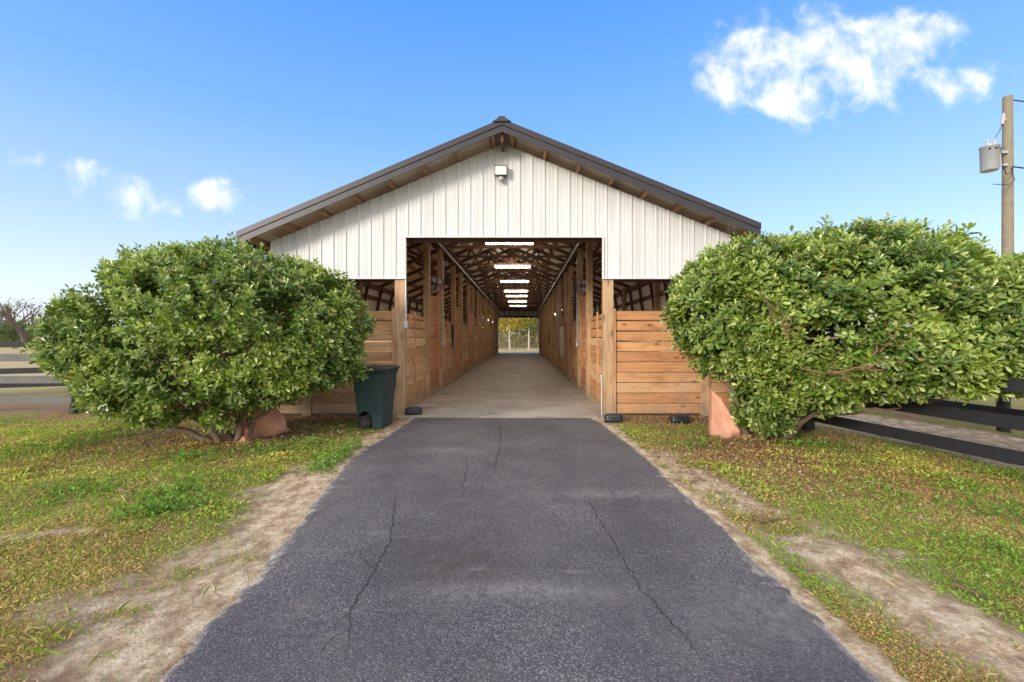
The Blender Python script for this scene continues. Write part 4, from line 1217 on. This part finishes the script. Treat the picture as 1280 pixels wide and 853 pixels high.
litter(1700, -3.4, 8.1, (.9, .25), 34, 'fallen_leaves', 'brown leaf litter along the foot of the shaded board wall', brn)
litter(900, 3.4, 3.8, (1.5, 1.1), 35, 'fallen_leaves', 'sparse pale and brown leaves on the lawn near the black fence', brn + [(.46, .38, .25)])
rs = np.random.RandomState(47)
n = 1500; sd = rs.random(n) < .5; off = np.abs(rs.normal(0, .22, n)) + .12
x = np.where(sd, PXL + off, PXR - off); y = 8.6 + 30*rs.random(n)**1.6
L = rs.uniform(.03, .10, n); V, F = flat_leaves(x, y, .020 + rs.uniform(0, .01, n), L, L*.06, rs.normal(0, .05, n), rs)
V[:, 2] = np.maximum(V[:, 2], .018)
o = np_mesh('straw', V, F, 'dry_leaf', None, np.repeat(np.array([(.42, .31, .15)])*rs.uniform(.5, 1.2, n)[:, None], 4, 0)); tag(o, 'loose straw along both edges of the aisle floor', 'straw', None, 'stuff')
rs = np.random.RandomState(41)        # tiny white flowers by the bin
x = rs.normal(-3.05, .35, 22); y = rs.normal(6.6, .35, 22); k = keep_out(x, y); x, y = x[k], y[k]
mbx = MB()
pos = np.stack([x, y, ground_h(x, y) + rs.uniform(.06, .12, len(x))], 1); nr = np.stack([rs.normal(0, .3, len(x)), rs.normal(-.4, .3, len(x)), np.ones(len(x))], 1)
V, F, col = rosettes(pos, nr, 6, rs, .009, .014, .4, [(.75, .74, .68), (.8, .8, .74), (.8, .78, .5)], rs.random(len(x)), .002)
o = np_mesh('flowers', V, F, 'herb', None, col); tag(o, 'tiny white flowers among the weeds near the trash bin', 'flowers', None, 'stuff')
# sticks and dark clods
def stick(pts, r, label, name='twig', mat='twig'):
    P3 = [Vector((*q, 0)) for q in pts]; P3 = [Vector((q.x, q.y, float(ground_h(np.array(q.x), np.array(q.y))) + r*1.2 + .008)) for q in P3]
    rnd = random.Random(len(label)); pts2 = []
    for a, b in zip(P3[:-1], P3[1:]):
        for k in range(4): pts2.append(a.lerp(b, k/4) + Vector((rnd.uniform(-.006, .006), rnd.uniform(-.006, .006), 0)))
    pts2.append(P3[-1]); m = len(pts2)
    mb = MB(); mb.tube(pts2, [r*(1 - .6*i/m) for i in range(m)], 6); tag(build(name, mb, mat, None, 0, tuple(P3[0])), label, 'twig')
stick([G(146, 615), G(160, 619), G(172, 623)], .010, 'grey fallen twig lying in the weedy lawn', mat='bark')
stick([G(941, 652), G(955, 655), G(972, 652)], .020, 'short dark rotten stick on the sandy path')
stick([G(1190, 738), G(1225, 750), G(1262, 775)], .012, 'dark stick on bare soil near the corner of the lawn')

# ------------------------------------------------------------------ fences
def rail_fence(name, label, group, posts, rails, mat, ph=1.4, pr=.07, square=False, wob=1):
    t = thing(name, label, 'fence', (posts[0][0], posts[0][1], 0), group)
    rnd = random.Random(len(label))
    for (x, y) in posts:
        mb = MB()
        if square: mb.box(x - pr, x + pr, y - pr, y + pr, -.1, ph)
        else: mb.tube([(x, y, -.1), (x + rnd.uniform(-.01, .01), y, ph*.5), (x + rnd.uniform(-.02, .02), y, ph)], [pr, pr, pr*.95], 14)
        build('post', mb, mat[0], t)
    for (a, b) in zip(posts[:-1], posts[1:]):
        d = Vector((b[0]-a[0], b[1]-a[1], 0)).normalized(); nrm = Vector((d.y, -d.x, 0))
        if nrm.y > 0: nrm = -nrm
        o_ = nrm*(pr + .022)
        for z in rails:
            mb = MB(); dz = rnd.uniform(-.012, .012)
            mb.bar(Vector((a[0], a[1], z)) + o_ - d*.06, Vector((b[0], b[1], z + dz)) + o_ + d*.06, .04, .15); build('rail', mb, mat[1], t, .004)
    return t
# near grey-railed fence beside the left bush
xb = G(93, 517)[0]; yb = G(93, 517)[1]
rail_fence('board_fence', 'weathered grey four-rail board fence ending beside the round bush', 'paddock fences', [(xb, yb), (xb - 2.4, yb + .02), (xb - 4.8, yb + .05), (xb - 7.2, yb + .1)], [.28, .70, 1.14], ('fence_black', 'fence_grey'), 1.36, .075)
rail_fence('board_fence', 'black four-rail board fence standing behind the grey one', 'paddock fences', [(-16.5, 10.3), (-14.0, 11.3), (-11.6, 12.3), (-9.2, 13.3), (-6.9, 14.3)], [.30, .66, 1.02, 1.36], ('fence_black', 'fence_black'), 1.5, .08)
# fence running away beside the right bush and the one across the sandy lane
def ax_(y): return 4.9 + (6.95 - y)*.217
rail_fence('board_fence', 'black three-rail board fence passing under the wind-swept bush', 'paddock fences', [(ax_(y), y) for y in (7.3, 4.3, 1.6)], [.25, .64, 1.03], ('fence_black', 'fence_black'), 1.12, .07, True)
rail_fence('board_fence', 'black board fence on the far side of the sandy lane', 'paddock fences', [(7.35, 12.0), (7.7, 9.6), (8.02, 7.2), (8.4, 4.8), (8.8, 2.4)], [.32, .66, 1.0], ('fence_black', 'fence_black'), 1.12, .085)

# ------------------------------------------------------------------ utility pole
pxx, pyy = 16.85, 15.0
up = thing('utility_pole', 'weathered wooden utility pole carrying a grey transformer beyond the bush', 'utility pole', (pxx, pyy, 0))
pole_top = 1.55 + 301*15/540
mb = MB(); mb.tube([(pxx, pyy, -.2), (pxx, pyy, pole_top*.5), (pxx, pyy, pole_top)], [.17, .15, .13], 16); build('shaft', mb, 'pole_wood', up)
tcx, tcz = pxx - .74, 1.55 + (422-200)*15/540
mb = MB(); mb.lathe([(.001, -.44), (.215, -.43), (.235, -.40), (.245, .36), (.265, .37), (.265, .42), (.23, .45), (.001, .48)], (tcx, pyy - .1, tcz), n=24); tf = build('transformer', mb, 'transformer', up)
mb = MB()
for a in (-.12, .12): mb.lathe([(.05, 0), (.05, .03), (.028, .05), (.05, .08), (.028, .10), (.045, .13), (.02, .15), (.02, .20), (.001, .2)], (tcx + a, pyy - .15, tcz + .46), n=12)
build('bushing', mb, 'porcelain', tf)
mb = MB()
for a in (-2.35, -1.75, -1.1): mb.lathe([(.03, 0), (.03, .06), (.001, .07)], (tcx + math.cos(a)*.24, pyy - .1 + math.sin(a)*.24, tcz + .27), (math.cos(a), math.sin(a), 0), 10)
build('terminal', mb, 'steel_dark', tf)
mb = MB()
for z in (.22, -.22): mb.box(tcx + .22, pxx - .13, pyy - .14, pyy - .06, tcz + z - .04, tcz + z + .04)
mb.box(tcx + .225, tcx + .29, pyy - .22, pyy + .02, tcz - .32, tcz + .32); build('bracket', mb, 'transformer', up)
mb = MB(); cz = 1.55 + (422-150)*15/540
mb.box(pxx - .24, pxx - .12, pyy - .08, pyy - .02, cz - .03, cz + .03); mb.lathe([(.035, -.2), (.06, -.16), (.035, -.12), (.06, -.06), (.035, -.02), (.06, .04), (.035, .08), (.05, .14), (.02, .2), (.001, .21)], (pxx - .24, pyy - .07, cz), (.15, 0, 1), 12); build('cutout', mb, 'porcelain', up)
mb = MB()
mb.tube(branch_pts((pxx - .26, pyy - .07, cz - .2), (tcx + .12, pyy - .15, tcz + .64), random.Random(2), .02, 6), .010, 5)
mb.tube([(tcx, pyy - .45, tcz + .2), (tcx + .02, pyy - .5, tcz - .4), (tcx + .2, pyy - .45, tcz - .68), (tcx + .55, pyy - .3, tcz - .55), (pxx - .05, pyy - .2, tcz - .30)], .014, 6)
mb.tube([(tcx - .1, pyy - .3, tcz - .95), (tcx + .4, pyy - .3, tcz - .98), (tcx + .7, pyy - .25, tcz - .80), (pxx - .1, pyy - .2, tcz - .35)], .012, 6); build('jumper_wire', mb, 'wire', up)
def wire(a, b, sag, label, r=.012):
    a, b = Vector(a), Vector(b); pts = []
    for k in range(25):
        t = k/24; p = a.lerp(b, t); p.z -= sag*4*t*(1-t); pts.append(p)
    mb = MB(); mb.tube(pts, r, 6); tag(build('power_line', mb, 'wire', None, 0, tuple(a)), label, 'wire', 'wires running off the utility pole')
wire((pxx + .13, pyy - .05, pole_top - .15), (48, 17, pole_top + .6), .8, 'top wire running from the utility pole tip', .02)
wire((pxx + .05, pyy - .15, tcz - .30), (48, 17, tcz + .1), .9, 'lower twisted wire leaving the utility pole below the transformer', .024)

# ------------------------------------------------------------------ trees
def tree(name, label, x, y, h, crown, nleaf, cols, seed, trunk_r=.15, bark='bark_pale', leaf=.22, group=None, lean=0.0, trunk_h=None):
    rs = np.random.RandomState(seed); rnd = random.Random(seed)
    t = thing(name, label, 'tree', (x, y, 0), group)
    th = trunk_h or h*.8
    mb = MB(); top = Vector((x + lean, y, th)); pts = branch_pts((x, y, -.1), top, rnd, .12, 8); mb.tube(pts, [trunk_r*(1 - .75*i/8) for i in range(9)], 8)
    lob = []
    for k in range(crown[3]):
        a = rnd.uniform(0, 6.28); rr = rnd.uniform(.2, 1)*crown[0]
        c = (x + lean*.7 + math.cos(a)*rr, y + math.sin(a)*rr*.8, rnd.uniform(crown[1], crown[2])); r = rnd.uniform(.35, .7)*crown[0]
        lob.append((c, (r, r, r*.65)))
        s0 = pts[rnd.randint(3, 7)]; mb.tube(branch_pts(s0, c, rnd, .15, 5), [trunk_r*.35*(1 - .15*i) for i in range(6)], 6)
    build('trunk', mb, bark, t)
    if nleaf:
        p, nn = lobe_points(lob, nleaf, rs, .25, None, .3, seed)
        n = len(p); L = rs.uniform(.6, 1.2, n)*leaf
        V, F = flat_leaves(p[:, 0], p[:, 1], p[:, 2], L, L*.35, rs.normal(-.1, .6, n), rs)
        cc = np.array(cols)[rs.randint(0, len(cols), n)]*rs.uniform(.7, 1.3, n)[:, None]
        np_mesh('crown', V, F, 'tree_leaf', t, np.repeat(cc, 4, 0))
    return t
yel = [(.60, .42, .05), (.50, .37, .06), (.34, .30, .06), (.62, .48, .12)]
grn = [(.16, .23, .06), (.22, .28, .08), (.32, .33, .09), (.12, .17, .05)]
GT = 'trees in the wood past the far barn door'
tree('yellow_tree', 'yellow-leaved tree with pale trunk framed by the far barn door', P(637, 440, 57).x, 57, 8.5, (2.6, 3.2, 7, 12), 5200, yel, 101, .15, leaf=.34, group=GT)
tree('green_tree', 'green tree with pale trunk standing right of the yellow one in the far door', P(661, 440, 56).x, 56, 9, (2.2, 3.0, 7.5, 10), 3600, grn + [yel[2]], 102, .14, leaf=.32, group=GT)
tree('yellow_tree', 'smaller golden tree at the edge of the far door', P(620, 440, 62).x, 62, 8, (2.8, 2.5, 6.5, 11), 4200, yel + grn[1:2], 103, .2, leaf=.34, group=GT)
tree('green_tree', 'dull green tree deep in the wood behind the yellow tree', P(648, 440, 70).x, 70, 9, (3.4, 2.4, 7.5, 11), 4200, grn, 104, .2, leaf=.38, group=GT)
tree('green_tree', 'olive tree at the far door edge away from the trash bin', P(680, 440, 66).x, 66, 9, (3.2, 2.2, 7.5, 12), 4200, grn + yel[1:2], 105, .2, leaf=.38, group=GT)
rnd = random.Random(77)
kinds = ['slim bare grey sapling', 'thin bare brown sapling', 'crooked thin bare sapling']
for i, px in enumerate([627, 631, 644, 650, 655, 668, 672]):
    d = rnd.uniform(58, 66); x = P(px, 440, d).x
    tree('bare_sapling', 'slender bare sapling in the brown undergrowth seen through the far barn door', x, d, rnd.uniform(4, 6), (.8, 2.5, 5, 5), 0, None, 200 + i, .07, 'bare_bark', group='bare saplings past the far barn door')
# undergrowth past the far door and behind
rs = np.random.RandomState(81)
n = 9000; x = rs.uniform(-22, 22, n); y = rs.uniform(64, 76, n); z = np.abs(rs.normal(0, .9, n))
L = rs.uniform(.25, .6, n); V, F = flat_leaves(x, y, z, L, L*.22, rs.normal(.5, .6, n), rs)
ub = np.array([(.34, .25, .16), (.42, .33, .23), (.26, .26, .11), (.52, .44, .34), (.20, .22, .09)])
o = np_mesh('undergrowth', V, F, 'tree_leaf', None, np.repeat(ub[rs.randint(0, 5, n)]*rs.uniform(.7, 1.2, n)[:, None], 4, 0)); tag(o, 'brown and olive undergrowth below the far trees', 'undergrowth', None, 'stuff')
n = 26000; x = rs.uniform(-60, 60, n); y = rs.uniform(80, 92, n); z = np.abs(rs.normal(0, 3.6, n))
L = rs.uniform(.5, 1.0, n); V, F = flat_leaves(x, y, z, L, L*.33, rs.normal(.2, .6, n), rs)
ub = np.array([(.28, .29, .13), (.36, .32, .17), (.20, .23, .10), (.48, .41, .28), (.52, .41, .14)])
o = np_mesh('woods', V, F, 'tree_leaf', None, np.repeat(ub[rs.randint(0, 5, n)]*rs.uniform(.7, 1.2, n)[:, None], 4, 0)); tag(o, 'hazy mixed woods closing the view beyond the far barn door', 'woods', None, 'stuff')
# far left: bare tree and pale tree line
def bare_tree(x, y, h, seed, label):
    rnd = random.Random(seed); t = thing('bare_tree', label, 'tree', (x, y, 0)); mb = MB(); tips = []
    def br(p, d, L, r, lv):
        q = p + d*L; mid = p.lerp(q, .5) + Vector((rnd.uniform(-1, 1), rnd.uniform(-1, 1), rnd.uniform(-1, 1)))*L*.08
        mb.tube([p, mid, q], [r, r*.82, r*.62], 6 if lv < 2 else 4, False); tips.append(q)
        if lv < 5:
            for k in range(rnd.choice((2, 3, 3)) if lv else 5):
                nd = (d + Vector((rnd.uniform(-1, 1), rnd.uniform(-1, 1), rnd.uniform(-.25, .75)))*(.75 if lv else .9)).normalized()
                br(q if k < 2 else mid.lerp(q, .4), nd, L*rnd.uniform(.62, .82), r*.58, lv + 1)
    br(Vector((x, y, -.1)), Vector((.05, 0, 1)), h*.24, h*.030, 0)
    build('trunk', mb, 'bare_bark', t)
    rs = np.random.RandomState(seed); tp = np.array([tuple(q) for q in tips]); tp = tp[rs.random(len(tp)) < .30]; tp = np.repeat(tp, 3, 0) + rs.normal(0, .18, (len(tp)*3, 3))
    L = rs.uniform(.12, .28, len(tp)); V, F = flat_leaves(tp[:, 0], tp[:, 1], tp[:, 2], L, L*.35, rs.normal(0, .6, len(tp)), rs)
    np_mesh('crown', V, F, 'tree_leaf', t, np.repeat(np.array([(.16, .13, .06)])*rs.uniform(.7, 1.3, len(tp))[:, None], 4, 0))
b = P(28, 440, 42); bare_tree(b.x, 42, 7.9, 5, 'half-bare brown tree rising over the grey fence')
for i, (px, d, h, lab) in enumerate([(-15, 70, 6, 'dark green tree at the frame edge behind the bare tree'), (10, 85, 5.5, 'low green tree showing beneath the bare tree branches'), (45, 60, 5.0, 'rounded green tree between bare tree and round bush'), (75, 75, 7, 'taller green tree mostly covered by the round bush')]):
    tree('far_tree', lab, P(px, 440, d).x, d, h, (2.6, 1.0, h*.8, 12), 2600, [(.11, .15, .06), (.15, .18, .08), (.09, .12, .05)], 300 + i, .16, leaf=.42, group='trees across the paddock')
n = 9000; x = rs.uniform(-190, -60, n); y = rs.uniform(120, 135, n); z = np.abs(rs.normal(0, 2.6, n))
L = rs.uniform(.8, 1.6, n); V, F = flat_leaves(x, y, z, L, L*.33, rs.normal(.2, .6, n), rs)
ub = np.array([(.13, .16, .08), (.17, .18, .10), (.11, .13, .07)])
o = np_mesh('woods', V, F, 'tree_leaf', None, np.repeat(ub[rs.randint(0, 3, n)]*rs.uniform(.7, 1.2, n)[:, None], 4, 0)); tag(o, 'distant green tree line across the tan pasture', 'woods', None, 'stuff')
